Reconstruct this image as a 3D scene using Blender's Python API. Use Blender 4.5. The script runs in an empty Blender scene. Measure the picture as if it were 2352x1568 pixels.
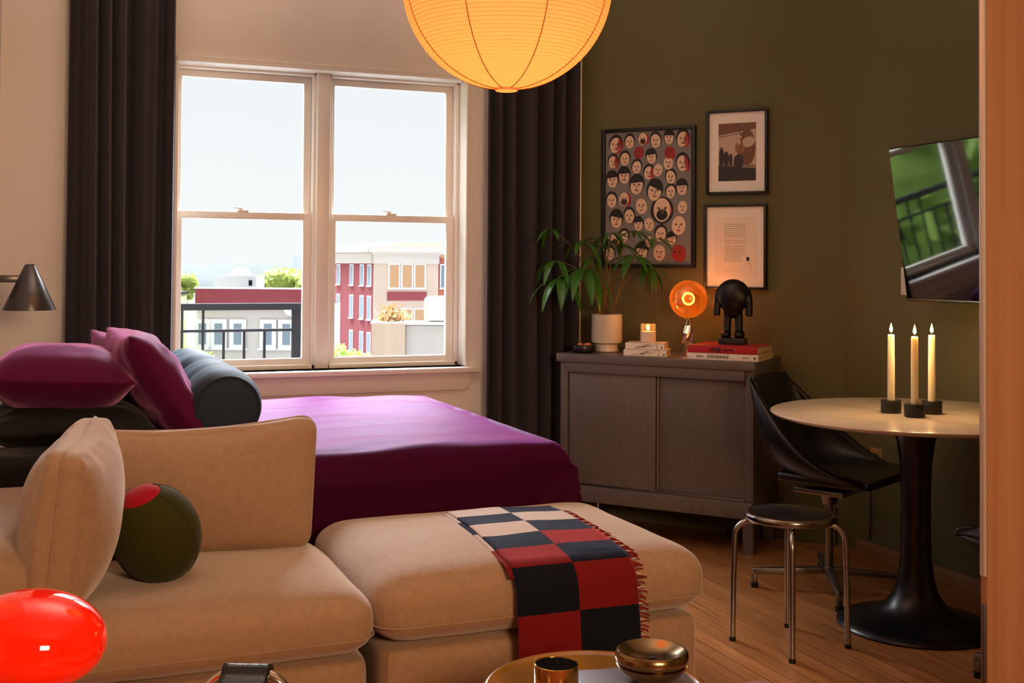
import bpy, bmesh, math, random
from mathutils import Vector, Matrix, noise

R = math.radians
PI = math.pi
SC = bpy.context.scene
COL = SC.collection
random.seed(7)

# ------------------------------------------------------------------ camera, world, light, exposure
cd = bpy.data.cameras.new('camera')
cam = bpy.data.objects.new('camera', cd)
COL.objects.link(cam)
cam.location = (0, 0, 1.236)
cam.rotation_euler = (Matrix.Rotation(R(-22.09), 4, 'Z') @ Matrix.Rotation(R(90 + 1.23), 4, 'X') @ Matrix.Rotation(R(0.403), 4, 'Z')).to_euler()
cd.sensor_fit = 'HORIZONTAL'
cd.sensor_width = 36.0
cd.lens = 36.0 * 2689.0 / 2352.0
cd.shift_y = (550.4 - 784.0) / 2352.0
cd.clip_start = 0.05
cd.clip_end = 2000
SC.camera = cam

vs = SC.view_settings
vs.view_transform = 'Standard'
vs.look = 'None'
vs.gamma = 1.0
vs.use_curve_mapping = False
vs.exposure = 0.0


def lin(h):
    h = h.lstrip('#')
    out = []
    for i in (0, 2, 4):
        c = int(h[i:i + 2], 16) / 255.0
        out.append(c / 12.92 if c <= 0.04045 else ((c + 0.055) / 1.055) ** 2.4)
    return (out[0], out[1], out[2], 1.0)


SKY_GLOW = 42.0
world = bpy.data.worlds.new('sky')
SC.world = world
world.use_nodes = True
wn = world.node_tree
wn.nodes.clear()
wo = wn.nodes.new('ShaderNodeOutputWorld')
wb = wn.nodes.new('ShaderNodeBackground')
wt = wn.nodes.new('ShaderNodeTexCoord')
wsep = wn.nodes.new('ShaderNodeSeparateXYZ')
wr = wn.nodes.new('ShaderNodeValToRGB')
wr.color_ramp.elements[0].position = 0.0
wr.color_ramp.elements[0].color = (1.02, 1.02, 1.02, 1)
wr.color_ramp.elements[1].position = 1.0
wr.color_ramp.elements[1].color = (1.5, 1.6, 1.75, 1)
e = wr.color_ramp.elements.new(0.17)
e.color = (0.95, 0.97, 1.0, 1)
e = wr.color_ramp.elements.new(0.30)
e.color = (1.1, 1.15, 1.25, 1)
wn.links.new(wt.outputs['Generated'], wsep.inputs[0])
wn.links.new(wsep.outputs['Z'], wr.inputs['Fac'])
# unseen bright sky patch added high before the window to light the room
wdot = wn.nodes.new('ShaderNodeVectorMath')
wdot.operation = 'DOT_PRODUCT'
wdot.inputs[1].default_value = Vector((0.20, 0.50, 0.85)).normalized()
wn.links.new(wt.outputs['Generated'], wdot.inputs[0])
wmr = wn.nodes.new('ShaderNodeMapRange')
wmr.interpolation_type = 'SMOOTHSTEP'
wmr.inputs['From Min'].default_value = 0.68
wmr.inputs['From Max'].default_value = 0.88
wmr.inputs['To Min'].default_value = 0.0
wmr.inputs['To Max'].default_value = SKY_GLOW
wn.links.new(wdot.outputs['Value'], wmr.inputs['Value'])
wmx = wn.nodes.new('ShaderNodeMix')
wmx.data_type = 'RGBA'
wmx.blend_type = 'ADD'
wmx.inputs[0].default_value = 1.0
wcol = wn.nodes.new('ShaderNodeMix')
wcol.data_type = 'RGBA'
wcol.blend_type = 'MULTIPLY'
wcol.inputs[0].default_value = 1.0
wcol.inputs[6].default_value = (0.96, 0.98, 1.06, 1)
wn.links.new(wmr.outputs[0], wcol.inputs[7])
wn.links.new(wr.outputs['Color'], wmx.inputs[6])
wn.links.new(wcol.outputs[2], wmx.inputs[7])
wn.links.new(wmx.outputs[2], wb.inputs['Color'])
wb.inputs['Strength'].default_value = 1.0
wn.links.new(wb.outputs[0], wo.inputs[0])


def light(name, kind, loc, energy, col, rot=(0, 0, 0), size=None, size_y=None, radius=None):
    d = bpy.data.lights.new(name, kind)
    d.energy = energy
    d.color = col
    if kind == 'AREA' and size:
        d.size = size
        if size_y:
            d.shape = 'RECTANGLE'
            d.size_y = size_y
    if radius is not None and kind in ('POINT', 'SPOT'):
        d.shadow_soft_size = radius
    o = bpy.data.objects.new(name, d)
    o.location = loc
    o.rotation_euler = rot
    COL.objects.link(o)
    return o


sun = light('sun', 'SUN', (0, -5, 30), 0.2, (1.0, 0.95, 0.86), rot=(R(48), 0, R(-38)))
sun.data.angle = R(3)
portal = light('window_portal', 'AREA', (1.24, 5.50, 1.43), 1.0, (1, 1, 1), rot=(R(-90), 0, 0), size=1.36, size_y=1.40)
portal.data.cycles.is_portal = True
# the warm lamps of the room behind the photographer, as one area light
lamp_a = light('room_lamp_light', 'AREA', (0.9, -0.9, 1.7), 74, (1.0, 0.62, 0.34), rot=(R(68), 0, R(-10)), size=0.8, size_y=0.6)
up_fill = light('added_up_fill', 'AREA', (0.9, 3.3, 2.2), 27, (1.0, 0.95, 0.91), rot=(R(180), 0, 0), size=0.9, size_y=0.9)  # unseen neutral fill added over the bed, bounces off the ceiling onto the walls

# ------------------------------------------------------------------ materials
MATS = {}


def mat(name, col, rough=0.55, metal=0.0, bump=None, var=None, sheen=0.0, coat=0.0, spec=0.5, stretch=None, emis=None, estr=0.0, stint=None):
    """procedural material: bump=(scale, strength, detail), var=(scale, colour2, contrast)"""
    if name in MATS:
        return MATS[name]
    m = bpy.data.materials.new(name)
    m.use_nodes = True
    nt = m.node_tree
    b = nt.nodes['Principled BSDF']
    b.inputs['Base Color'].default_value = lin(col)
    b.inputs['Roughness'].default_value = rough
    b.inputs['Metallic'].default_value = metal
    b.inputs['Specular IOR Level'].default_value = spec
    if sheen:
        b.inputs['Sheen Weight'].default_value = sheen
        b.inputs['Sheen Roughness'].default_value = 0.4
        if stint:
            b.inputs['Sheen Tint'].default_value = lin(stint)
    if coat:
        b.inputs['Coat Weight'].default_value = coat
        b.inputs['Coat Roughness'].default_value = 0.03
    if emis:
        b.inputs['Emission Color'].default_value = lin(emis)
        b.inputs['Emission Strength'].default_value = estr
    tc = nt.nodes.new('ShaderNodeTexCoord')
    vec = tc.outputs['Object']
    if stretch:
        mp = nt.nodes.new('ShaderNodeMapping')
        mp.inputs['Scale'].default_value = stretch
        nt.links.new(vec, mp.inputs['Vector'])
        vec = mp.outputs['Vector']
    if var:
        n = nt.nodes.new('ShaderNodeTexNoise')
        n.inputs['Scale'].default_value = var[0]
        n.inputs['Detail'].default_value = 5
        nt.links.new(vec, n.inputs['Vector'])
        r = nt.nodes.new('ShaderNodeValToRGB')
        k = var[2] if len(var) > 2 else 0.25
        r.color_ramp.elements[0].position = 0.5 - k
        r.color_ramp.elements[1].position = 0.5 + k
        r.color_ramp.elements[0].color = lin(col)
        r.color_ramp.elements[1].color = lin(var[1])
        nt.links.new(n.outputs['Fac'], r.inputs['Fac'])
        nt.links.new(r.outputs['Color'], b.inputs['Base Color'])
    if bump:
        n2 = nt.nodes.new('ShaderNodeTexNoise')
        n2.inputs['Scale'].default_value = bump[0]
        n2.inputs['Detail'].default_value = bump[2] if len(bump) > 2 else 4
        nt.links.new(vec, n2.inputs['Vector'])
        bp = nt.nodes.new('ShaderNodeBump')
        bp.inputs['Strength'].default_value = bump[1]
        bp.inputs['Distance'].default_value = 0.01
        nt.links.new(n2.outputs['Fac'], bp.inputs['Height'])
        nt.links.new(bp.outputs['Normal'], b.inputs['Normal'])
    MATS[name] = m
    return m


def emit(name, col, strength):
    if name in MATS:
        return MATS[name]
    m = bpy.data.materials.new(name)
    m.use_nodes = True
    nt = m.node_tree
    nt.nodes.clear()
    o = nt.nodes.new('ShaderNodeOutputMaterial')
    e = nt.nodes.new('ShaderNodeEmission')
    e.inputs['Color'].default_value = lin(col)
    e.inputs['Strength'].default_value = strength
    nt.links.new(e.outputs[0], o.inputs[0])
    MATS[name] = m
    return m


def glassy(name, tint, gloss_col, fac, rough=0.0, base=None, basef=0.0):
    """thin glass: transparent mixed with a glossy coat by fresnel-like facing weight"""
    if name in MATS:
        return MATS[name]
    m = bpy.data.materials.new(name)
    m.use_nodes = True
    nt = m.node_tree
    nt.nodes.clear()
    o = nt.nodes.new('ShaderNodeOutputMaterial')
    t = nt.nodes.new('ShaderNodeBsdfTransparent')
    t.inputs['Color'].default_value = lin(tint)
    g = nt.nodes.new('ShaderNodeBsdfGlossy')
    g.inputs['Color'].default_value = lin(gloss_col)
    g.inputs['Roughness'].default_value = rough
    lw = nt.nodes.new('ShaderNodeLayerWeight')
    lw.inputs['Blend'].default_value = fac
    mx = nt.nodes.new('ShaderNodeMixShader')
    nt.links.new(lw.outputs['Fresnel'], mx.inputs[0])
    nt.links.new(t.outputs[0], mx.inputs[1])
    nt.links.new(g.outputs[0], mx.inputs[2])
    last = mx
    if base:
        d = nt.nodes.new('ShaderNodeBsdfDiffuse')
        d.inputs['Color'].default_value = lin(base)
        m2 = nt.nodes.new('ShaderNodeMixShader')
        m2.inputs[0].default_value = basef
        nt.links.new(mx.outputs[0], m2.inputs[1])
        nt.links.new(d.outputs[0], m2.inputs[2])
        last = m2
    nt.links.new(last.outputs[0], o.inputs[0])
    MATS[name] = m
    return m


M_WHITEWALL = mat('warm_white_paint', 'EBE2D8', 0.85, bump=(180, 0.06), spec=0.25)
M_GREEN = mat('olive_paint', '66613F', 0.62, bump=(160, 0.08), spec=0.35)
M_CEIL = mat('ceiling_paint', 'D9CDBE', 0.9, spec=0.2)
M_TRIM = mat('white_trim_paint', 'F0E9DE', 0.4, spec=0.45)
M_SOFA = mat('beige_chenille', 'AD8D72', 0.9, bump=(330, 0.22, 6), var=(55, 'A08267', 0.22), sheen=0.5, spec=0.2)
M_BED = mat('purple_sateen', '3E0828', 0.55, bump=(9, 0.10, 3), sheen=0.58, spec=0.03, stint='E884F8')
M_PILLOW = mat('plum_cotton', '520D34', 0.6, bump=(14, 0.22, 4), sheen=0.9, spec=0.05, stint='F0A0D8')
M_CHAR = mat('charcoal_cotton', '1F1C1D', 0.7, bump=(12, 0.3, 4), sheen=0.1, spec=0.08)
M_BOLSTER = mat('slate_grey_cotton', '28323E', 0.6, bump=(260, 0.15), sheen=0.35, spec=0.12, stint='A8C0D8')
M_CURTAIN = mat('black_brown_velvet', '3A3437', 0.85, bump=(300, 0.2), sheen=0.15, spec=0.2)
M_CHROME = mat('chrome', 'D8D4CE', 0.12, 1.0)
M_STEEL = mat('brushed_steel', 'A9A6A2', 0.27, 1.0)
M_ALU = mat('cast_aluminium', '8F8B86', 0.32, 1.0)
M_BLACKMETAL = mat('black_painted_metal', '0D0D0F', 0.32, 0.0, spec=0.5)
M_BLACKLEATHER = mat('black_leather', '08080A', 0.34, bump=(140, 0.12), spec=0.55)
M_LEATHER = mat('black_saddle_leather', '15171C', 0.25, bump=(120, 0.1), spec=0.6)
M_DARKWOOD = mat('grey_brown_stained_wood', '6B625F', 0.36, bump=(30, 0.08), var=(7, '5E5553', 0.3), stretch=(14, 14, 1.2), spec=0.5)
M_MARBLE = mat('cream_marble', 'F0E4D4', 0.14, var=(6, 'E2D2BE', 0.2), spec=0.6)
M_BLACKFRAME = mat('black_frame', '100E0D', 0.4)
M_MATBOARD = mat('white_mat_board', 'F3EBE3', 0.7)
M_PAPER = mat('cream_paper', 'F0E2D2', 0.75)
M_PAGES = mat('book_pages', 'D8BC92', 0.8, bump=(400, 0.2), stretch=(1, 1, 30))
M_WHITECOVER = mat('white_book_cover', 'E8DCD2', 0.35)
M_REDCOVER = mat('red_book_cover', 'B3202C', 0.35)
M_INK = mat('black_ink', '1C1A1C', 0.6)
M_GREYINK = mat('grey_ink', '6D6A6A', 0.6)
M_CERAMIC = mat('cream_ceramic', 'D9CDBB', 0.35, spec=0.5)
M_LEAF = mat('glossy_green_leaf', '2F5A1C', 0.3, var=(9, '3F7424', 0.25), spec=0.5)
M_STEM = mat('green_brown_stem', '6B5526', 0.6)
M_SOIL = mat('dark_soil', '20160F', 0.95, bump=(90, 0.8))
M_WAX = mat('ivory_wax', 'FBEBCB', 0.45)
_w = M_WAX.node_tree.nodes['Principled BSDF']
_w.inputs['Subsurface Weight'].default_value = 0.7
_w.inputs['Subsurface Radius'].default_value = (1.0, 0.6, 0.3)
_w.inputs['Subsurface Scale'].default_value = 0.03
M_WICK = mat('wick', '201510', 0.9)
M_FLAME = emit('flame', 'FFC060', 22.0)
M_EBONY = mat('ebony', '0A0808', 0.38, spec=0.4)
M_BRONZE = mat('polished_bronze', 'A08660', 0.2, 1.0)
M_GOLD = mat('brass_gold', 'C79A4A', 0.16, 1.0)
M_MUSTARD = mat('mustard_lacquer', '9E6A1C', 0.18, coat=0.6, spec=0.6)
M_GREYCOVER = mat('grey_book_cover', '77717A', 0.45)
M_REDGLASS = mat('red_orange_glass', 'D80E06', 0.08, coat=0.8, spec=0.3, emis='FF2400', estr=0.55)
M_OLIVEFELT = mat('olive_green_felt', '37380F', 0.9, bump=(220, 0.3), sheen=0.12, spec=0.15)
M_OLIVERED = mat('pimento_red_felt', 'A61326', 0.9, bump=(220, 0.3), sheen=0.12, spec=0.15)
M_SCREEN = mat('tv_glass', '020203', 0.04, spec=0.6, coat=0.6)
M_SCREEN.node_tree.nodes['Principled BSDF'].inputs['IOR'].default_value = 1.6
M_TVBEZEL = mat('tv_bezel', '1A1A1C', 0.35, 0.3)
M_LAMPGREY = mat('grey_lamp_metal', '5D5856', 0.3, 0.75)
M_SILVERTREE = mat('silvered_glass', 'C8B8A6', 0.16, 0.9)
M_PINKRUG = mat('pink_rug_wool', 'A8654C', 0.95, bump=(120, 0.9), sheen=0.2)
M_PANE = glassy('window_glass', 'FAFCFC', 'FFFFFF', 0.08)
M_JARGLASS = glassy('jar_glass', 'FBEFE2', 'FFFFFF', 0.25, 0.03, 'F4E0C8', 0.06)
M_PLUG = mat('black_rubber', '0B0A0A', 0.5)
M_SWITCH = mat('brass_outlet_plate', 'B08C62', 0.35, 0.2)
M_OFFWHITE = mat('white_plastic', 'DAD3CA', 0.4)


def wood_floor():
    m = bpy.data.materials.new('oak_plank_floor')
    m.use_nodes = True
    nt = m.node_tree
    b = nt.nodes['Principled BSDF']
    tc = nt.nodes.new('ShaderNodeTexCoord')
    sep = nt.nodes.new('ShaderNodeSeparateXYZ')
    cmb = nt.nodes.new('ShaderNodeCombineXYZ')
    nt.links.new(tc.outputs['Object'], sep.inputs[0])
    nt.links.new(sep.outputs['Y'], cmb.inputs['X'])
    nt.links.new(sep.outputs['X'], cmb.inputs['Y'])
    br = nt.nodes.new('ShaderNodeTexBrick')
    br.offset = 0.37
    br.inputs['Scale'].default_value = 1.0
    br.inputs['Brick Width'].default_value = 0.9
    br.inputs['Row Height'].default_value = 0.062
    br.inputs['Mortar Size'].default_value = 0.0012
    br.inputs['Color1'].default_value = lin('B27A48')
    br.inputs['Color2'].default_value = lin('98643A')
    br.inputs['Mortar'].default_value = lin('4A2C16')
    nt.links.new(cmb.outputs[0], br.inputs['Vector'])
    mp = nt.nodes.new('ShaderNodeMapping')
    mp.inputs['Scale'].default_value = (3.0, 55.0, 1.0)
    nt.links.new(cmb.outputs[0], mp.inputs['Vector'])
    n = nt.nodes.new('ShaderNodeTexNoise')
    n.inputs['Scale'].default_value = 1.0
    n.inputs['Detail'].default_value = 6
    n.inputs['Distortion'].default_value = 0.6
    nt.links.new(mp.outputs[0], n.inputs['Vector'])
    rp = nt.nodes.new('ShaderNodeValToRGB')
    rp.color_ramp.elements[0].position = 0.32
    rp.color_ramp.elements[0].color = (0.62, 0.52, 0.42, 1)
    rp.color_ramp.elements[1].position = 0.62
    rp.color_ramp.elements[1].color = (1.08, 1.04, 1.0, 1)
    nt.links.new(n.outputs['Fac'], rp.inputs['Fac'])
    mx = nt.nodes.new('ShaderNodeMix')
    mx.data_type = 'RGBA'
    mx.blend_type = 'MULTIPLY'
    mx.inputs[0].default_value = 0.8
    nt.links.new(br.outputs['Color'], mx.inputs[6])
    nt.links.new(rp.outputs['Color'], mx.inputs[7])
    nt.links.new(mx.outputs[2], b.inputs['Base Color'])
    b.inputs['Roughness'].default_value = 0.34
    return m


def grain_wood(name, c1, c2, axis='Z', rough=0.42):
    m = bpy.data.materials.new(name)
    m.use_nodes = True
    nt = m.node_tree
    b = nt.nodes['Principled BSDF']
    tc = nt.nodes.new('ShaderNodeTexCoord')
    mp = nt.nodes.new('ShaderNodeMapping')
    s = [38.0, 38.0, 38.0]
    s['XYZ'.index(axis)] = 0.9
    mp.inputs['Scale'].default_value = s
    nt.links.new(tc.outputs['Object'], mp.inputs['Vector'])
    n = nt.nodes.new('ShaderNodeTexNoise')
    n.inputs['Scale'].default_value = 0.7
    n.inputs['Detail'].default_value = 5
    n.inputs['Distortion'].default_value = 0.4
    nt.links.new(mp.outputs[0], n.inputs['Vector'])
    rp = nt.nodes.new('ShaderNodeValToRGB')
    rp.color_ramp.elements[0].position = 0.3
    rp.color_ramp.elements[0].color = lin(c1)
    rp.color_ramp.elements[1].position = 0.7
    rp.color_ramp.elements[1].color = lin(c2)
    nt.links.new(n.outputs['Fac'], rp.inputs['Fac'])
    nt.links.new(rp.outputs['Color'], b.inputs['Base Color'])
    b.inputs['Roughness'].default_value = rough
    return m


M_FLOOR = wood_floor()
M_PANELWOOD = grain_wood('pale_maple_veneer', '98694A', 'AA7B5A', 'Z', 0.4)
M_BASEWOOD = grain_wood('baseboard_oak', '8A6344', 'A0744F', 'Y', 0.5)


# ------------------------------------------------------------------ mesh helpers
class MB:
    """collects shapes and links them as ONE mesh object"""

    def __init__(self):
        self.bm = bmesh.new()

    def _tag(self, before, mi, M):
        vs_ = [v for v in self.bm.verts if v.index == -1 or v not in before]
        return vs_

    def _add(self, tmp, mi=0, M=None):
        if M is not None:
            tmp.transform(M)
        vm = {}
        for v in tmp.verts:
            vm[v] = self.bm.verts.new(v.co)
        for f in tmp.faces:
            try:
                nf = self.bm.faces.new([vm[v] for v in f.verts])
                nf.material_index = mi if mi is not None else f.material_index
                nf.smooth = True
            except ValueError:
                pass
        tmp.free()
        return self

    def box(self, c, s, bevel=0.0, mi=0, rot=None, seg=2):
        t = bmesh.new()
        bmesh.ops.create_cube(t, size=1.0)
        t.transform(Matrix.Diagonal((s[0], s[1], s[2], 1)))
        if bevel > 0:
            bmesh.ops.bevel(t, geom=list(t.edges), offset=bevel, segments=seg, profile=0.5, affect='EDGES')
        M = Matrix.Translation(c)
        if rot is not None:
            M = M @ rot
        return self._add(t, mi, M)

    def cyl(self, p0, p1, r, r2=None, seg=32, mi=0, caps=True):
        p0, p1 = Vector(p0), Vector(p1)
        d = p1 - p0
        t = bmesh.new()
        bmesh.ops.create_cone(t, cap_ends=caps, segments=seg, radius1=r, radius2=r if r2 is None else r2, depth=d.length)
        q = d.to_track_quat('Z', 'Y').to_matrix().to_4x4()
        return self._add(t, mi, Matrix.Translation((p0 + p1) / 2) @ q)

    def lathe(self, prof, c=(0, 0, 0), seg=48, mi=0, M=None):
        t = bmesh.new()
        rings = []
        for r, z in prof:
            if r < 1e-5:
                rings.append([t.verts.new((0, 0, z))])
            else:
                rings.append([t.verts.new((r * math.cos(2 * PI * i / seg), r * math.sin(2 * PI * i / seg), z)) for i in range(seg)])
        for a, b in zip(rings[:-1], rings[1:]):
            for i in range(seg):
                j = (i + 1) % seg
                if len(a) == 1 and len(b) == 1:
                    continue
                if len(a) == 1:
                    t.faces.new((a[0], b[j], b[i]))
                elif len(b) == 1:
                    t.faces.new((a[i], a[j], b[0]))
                else:
                    t.faces.new((a[i], a[j], b[j], b[i]))
        bmesh.ops.recalc_face_normals(t, faces=list(t.faces))
        return self._add(t, mi, Matrix.Translation(c) @ (M if M is not None else Matrix()))

    def tube(self, pts, r, seg=14, mi=0, caps=True, radii=None):
        t = bmesh.new()
        pts = [Vector(p) for p in pts]
        rings = []
        prev = None
        for i, p in enumerate(pts):
            if i == 0:
                d = pts[1] - p
            elif i == len(pts) - 1:
                d = p - pts[i - 1]
            else:
                d = (pts[i + 1] - p).normalized() + (p - pts[i - 1]).normalized()
            d.normalize()
            if prev is None:
                u = d.orthogonal().normalized()
            else:
                u = (prev - d * prev.dot(d)).normalized()
            prev = u
            w = d.cross(u)
            rr = radii[i] if radii else r
            rings.append([t.verts.new(p + (u * math.cos(2 * PI * k / seg) + w * math.sin(2 * PI * k / seg)) * rr) for k in range(seg)])
        for a, b in zip(rings[:-1], rings[1:]):
            for k in range(seg):
                t.faces.new((a[k], a[(k + 1) % seg], b[(k + 1) % seg], b[k]))
        if caps:
            t.faces.new(list(reversed(rings[0])))
            t.faces.new(rings[-1])
        return self._add(t, mi)

    def prism(self, pts, h, M=None, mi=0, bevel=0.0):
        """2D outline in XY extruded from z=0 to z=h"""
        t = bmesh.new()
        a = [t.verts.new((p[0], p[1], 0)) for p in pts]
        b = [t.verts.new((p[0], p[1], h)) for p in pts]
        n = len(pts)
        t.faces.new(list(reversed(a)))
        t.faces.new(b)
        for i in range(n):
            t.faces.new((a[i], a[(i + 1) % n], b[(i + 1) % n], b[i]))
        bmesh.ops.recalc_face_normals(t, faces=list(t.faces))
        if bevel:
            bmesh.ops.bevel(t, geom=list(t.edges), offset=bevel, segments=2, profile=0.5, affect='EDGES')
        return self._add(t, mi, M)

    def grid(self, fn, nu, nv, mi=0, mfn=None, wrap=False):
        t = bmesh.new()
        V = [[t.verts.new(fn(i / nu, j / nv)) for j in range(nv + 1)] for i in range(nu + 1)]
        for i in range(nu):
            for j in range(nv):
                f = t.faces.new((V[i][j], V[i + 1][j], V[i + 1][j + 1], V[i][j + 1]))
                if mfn:
                    f.material_index = mfn((i + .5) / nu, (j + .5) / nv)
        return self._add(t, None if mfn else mi)

    def ellipsoid(self, c, r, mi=0, M=None, u=28, v=18):
        t = bmesh.new()
        bmesh.ops.create_uvsphere(t, u_segments=u, v_segments=v, radius=1.0)
        t.transform(Matrix.Diagonal((r[0], r[1], r[2], 1)))
        return self._add(t, mi, Matrix.Translation(c) @ (M if M is not None else Matrix()))

    def rbox(self, c, h, r, n=12, fn=None, mi=0, M=None):
        """soft rounded box: half sizes h, edge radius r, fn(p, v) displaces"""
        t = bmesh.new()
        bmesh.ops.create_cube(t, size=2.0)
        bmesh.ops.subdivide_edges(t, edges=list(t.edges), cuts=n, use_grid_fill=True)
        h = Vector(h)
        for v in t.verts:
            k = v.co.copy()
            # push samples toward the edges so the rounding is smooth
            k2 = Vector([math.copysign(abs(a) ** 0.8, a) for a in k])
            p = Vector((k2.x * h.x, k2.y * h.y, k2.z * h.z))
            q = Vector([max(-(h[i] - r), min(h[i] - r, p[i])) for i in range(3)])
            d = p - q
            if d.length > 1e-6:
                # scale so that the box surface maps to the round
                p = q + d.normalized() * r
            if fn:
                p = fn(p, k2)
            v.co = p
        return self._add(t, mi, Matrix.Translation(c) @ (M if M is not None else Matrix()))

    def pillow(self, hx, hy, T, n=22, pinch=0.08, fn=None, mi=0, M=None, pw=0.55):
        t = bmesh.new()
        for sgn in (1, -1):
            V = []
            for i in range(n + 1):
                row = []
                for j in range(n + 1):
                    u = -1 + 2 * i / n
                    w = -1 + 2 * j / n
                    u = math.sin(u * PI / 2)
                    w = math.sin(w * PI / 2)
                    x = hx * u * (1 - pinch * (1 - w * w))
                    y = hy * w * (1 - pinch * (1 - u * u))
                    z = sgn * T * max(0.0, (1 - u ** 4) * (1 - w ** 4)) ** pw
                    p = Vector((x, y, z))
                    if fn:
                        p = fn(p, u, w, sgn)
                    row.append(t.verts.new(p))
                V.append(row)
            for i in range(n):
                for j in range(n):
                    q = (V[i][j], V[i + 1][j], V[i + 1][j + 1], V[i][j + 1])
                    t.faces.new(q if sgn > 0 else tuple(reversed(q)))
        bmesh.ops.remove_doubles(t, verts=list(t.verts), dist=1e-5)
        return self._add(t, mi, M)

    def build(self, name, mats, parent=None, loc=None, smooth=40, subsurf=0, solid=0.0, M=None):
        bm = self.bm
        if M is not None:
            bm.transform(M)
        bm.normal_update()
        if smooth:
            lim = R(smooth)
            for e in bm.edges:
                if len(e.link_faces) == 2:
                    e.smooth = e.calc_face_angle(0) < lim
        else:
            for f in bm.faces:
                f.smooth = False
        me = bpy.data.meshes.new(name)
        bm.to_mesh(me)
        bm.free()
        if not isinstance(mats, (list, tuple)):
            mats = [mats]
        for m in mats:
            me.materials.append(m)
        o = bpy.data.objects.new(name, me)
        COL.objects.link(o)
        if parent is not None:
            o.parent = parent
        if loc is not None:
            o.location = loc
        if solid:
            md = o.modifiers.new('thickness', 'SOLIDIFY')
            md.thickness = solid
            md.offset = 0
        if subsurf:
            md = o.modifiers.new('soft', 'SUBSURF')
            md.levels = subsurf
            md.render_levels = subsurf
        return o


def tag(o, label, cat, group=None):
    o['label'] = label
    o['category'] = cat
    if group:
        o['group'] = group
    return o


def thing(name, label, cat, loc=(0, 0, 0), rotz=0.0, group=None):
    o = bpy.data.objects.new(name, None)
    o.empty_display_size = 0.05
    o.location = loc
    o.rotation_euler = (0, 0, rotz)
    COL.objects.link(o)
    return tag(o, label, cat, group)


def struct(o):
    o['kind'] = 'structure'
    return o


def copy_tree(o, parent=None):
    c = o.copy()
    COL.objects.link(c)
    if parent is not None:
        c.parent = parent
    for ch in list(o.children):
        copy_tree(ch, c)
    return c


def nz(x, y, z, s):
    return noise.noise(Vector((x * s, y * s, z * s)))


def bez(p0, p1, p2, n=10):
    p0, p1, p2 = Vector(p0), Vector(p1), Vector(p2)
    return [p0 * (1 - t) ** 2 + p1 * 2 * t * (1 - t) + p2 * t * t for t in [i / n for i in range(n + 1)]]


def smooth_path(pts, n=6):
    """Catmull-Rom through pts"""
    P = [Vector(p) for p in pts]
    P = [P[0] * 2 - P[1]] + P + [P[-1] * 2 - P[-2]]
    out = []
    for i in range(1, len(P) - 2):
        for k in range(n):
            t = k / n
            a, b, c, d = P[i - 1], P[i], P[i + 1], P[i + 2]
            out.append(0.5 * ((2 * b) + (c - a) * t + (2 * a - 5 * b + 4 * c - d) * t * t + (3 * b - a - 3 * c + d) * t ** 3))
    out.append(P[-2])
    return out


# ------------------------------------------------------------------ setting: room shell
YW = 5.295                       # inner face of the window wall
XL, XR = -0.15, 3.34             # left wall and right wall
CY = 4.29                        # where right wall meets the diagonal accent wall
TX, TY = -0.6314, 0.7755         # along the accent wall, away from the camera
GN = Vector((-0.7755, -0.6314, 0))
CC = Vector((XR, CY, 0))
KT = (YW - CY) / TY
CORN = (XR + TX * KT, YW)        # window wall / accent wall corner
HC = 2.85
OX0, OX1, OZ0, OZ1 = 0.556, 1.918, 0.748, 2.139   # window opening


def wallbox(name, x0, x1, y0, y1, z0, z1, m):
    b = MB()
    b.box(((x0 + x1) / 2, (y0 + y1) / 2, (z0 + z1) / 2), (x1 - x0, y1 - y0, z1 - z0))
    return struct(b.build(name, m, smooth=0))


b = MB()
b.box((0.7, 1.3, -0.05), (6.4, 8.6, 0.1))
struct(b.build('floor', M_FLOOR, smooth=0))
b = MB()
b.box((0.7, 1.3, HC + 0.05), (6.4, 8.6, 0.1))
struct(b.build('ceiling', M_CEIL, smooth=0))
b = MB()
WT = 0.22
b.box(((-0.4 + OX0) / 2, YW + WT / 2, HC / 2), (OX0 + 0.4, WT, HC))
b.box(((OX1 + CORN[0] + 0.25) / 2, YW + WT / 2, HC / 2), (CORN[0] + 0.25 - OX1, WT, HC))
b.box(((OX0 + OX1) / 2, YW + WT / 2, OZ0 / 2), (OX1 - OX0, WT, OZ0))
b.box(((OX0 + OX1) / 2, YW + WT / 2, (OZ1 + HC) / 2), (OX1 - OX0, WT, HC - OZ1))
struct(b.build('wall_back', M_WHITEWALL, smooth=0))
b = MB()
p0 = CC
p1 = Vector((CORN[0], CORN[1], 0))
q0 = p0 - GN * 0.15
q1 = p1 - GN * 0.15
b.prism([(p0.x, p0.y), (q0.x + 0.05, q0.y - 0.02), (q1.x, q1.y), (p1.x, p1.y)], HC)
struct(b.build('wall_accent', M_GREEN, smooth=0))
wallbox('wall_right', XR, XR + 0.15, -2.6, CY, 0, HC, M_GREEN)
wallbox('wall_left', XL - 0.15, XL, 2.35, YW, 0, HC, M_WHITEWALL)
wallbox('wall_left_return', -2.2, XL - 0.15, 2.35, 2.5, 0, HC, M_WHITEWALL)
wallbox('wall_left_far', -2.35, -2.2, -2.6, 2.5, 0, HC, M_WHITEWALL)
wallbox('wall_front', -2.35, XR + 0.15, -2.75, -2.6, 0, HC, M_WHITEWALL)

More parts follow.
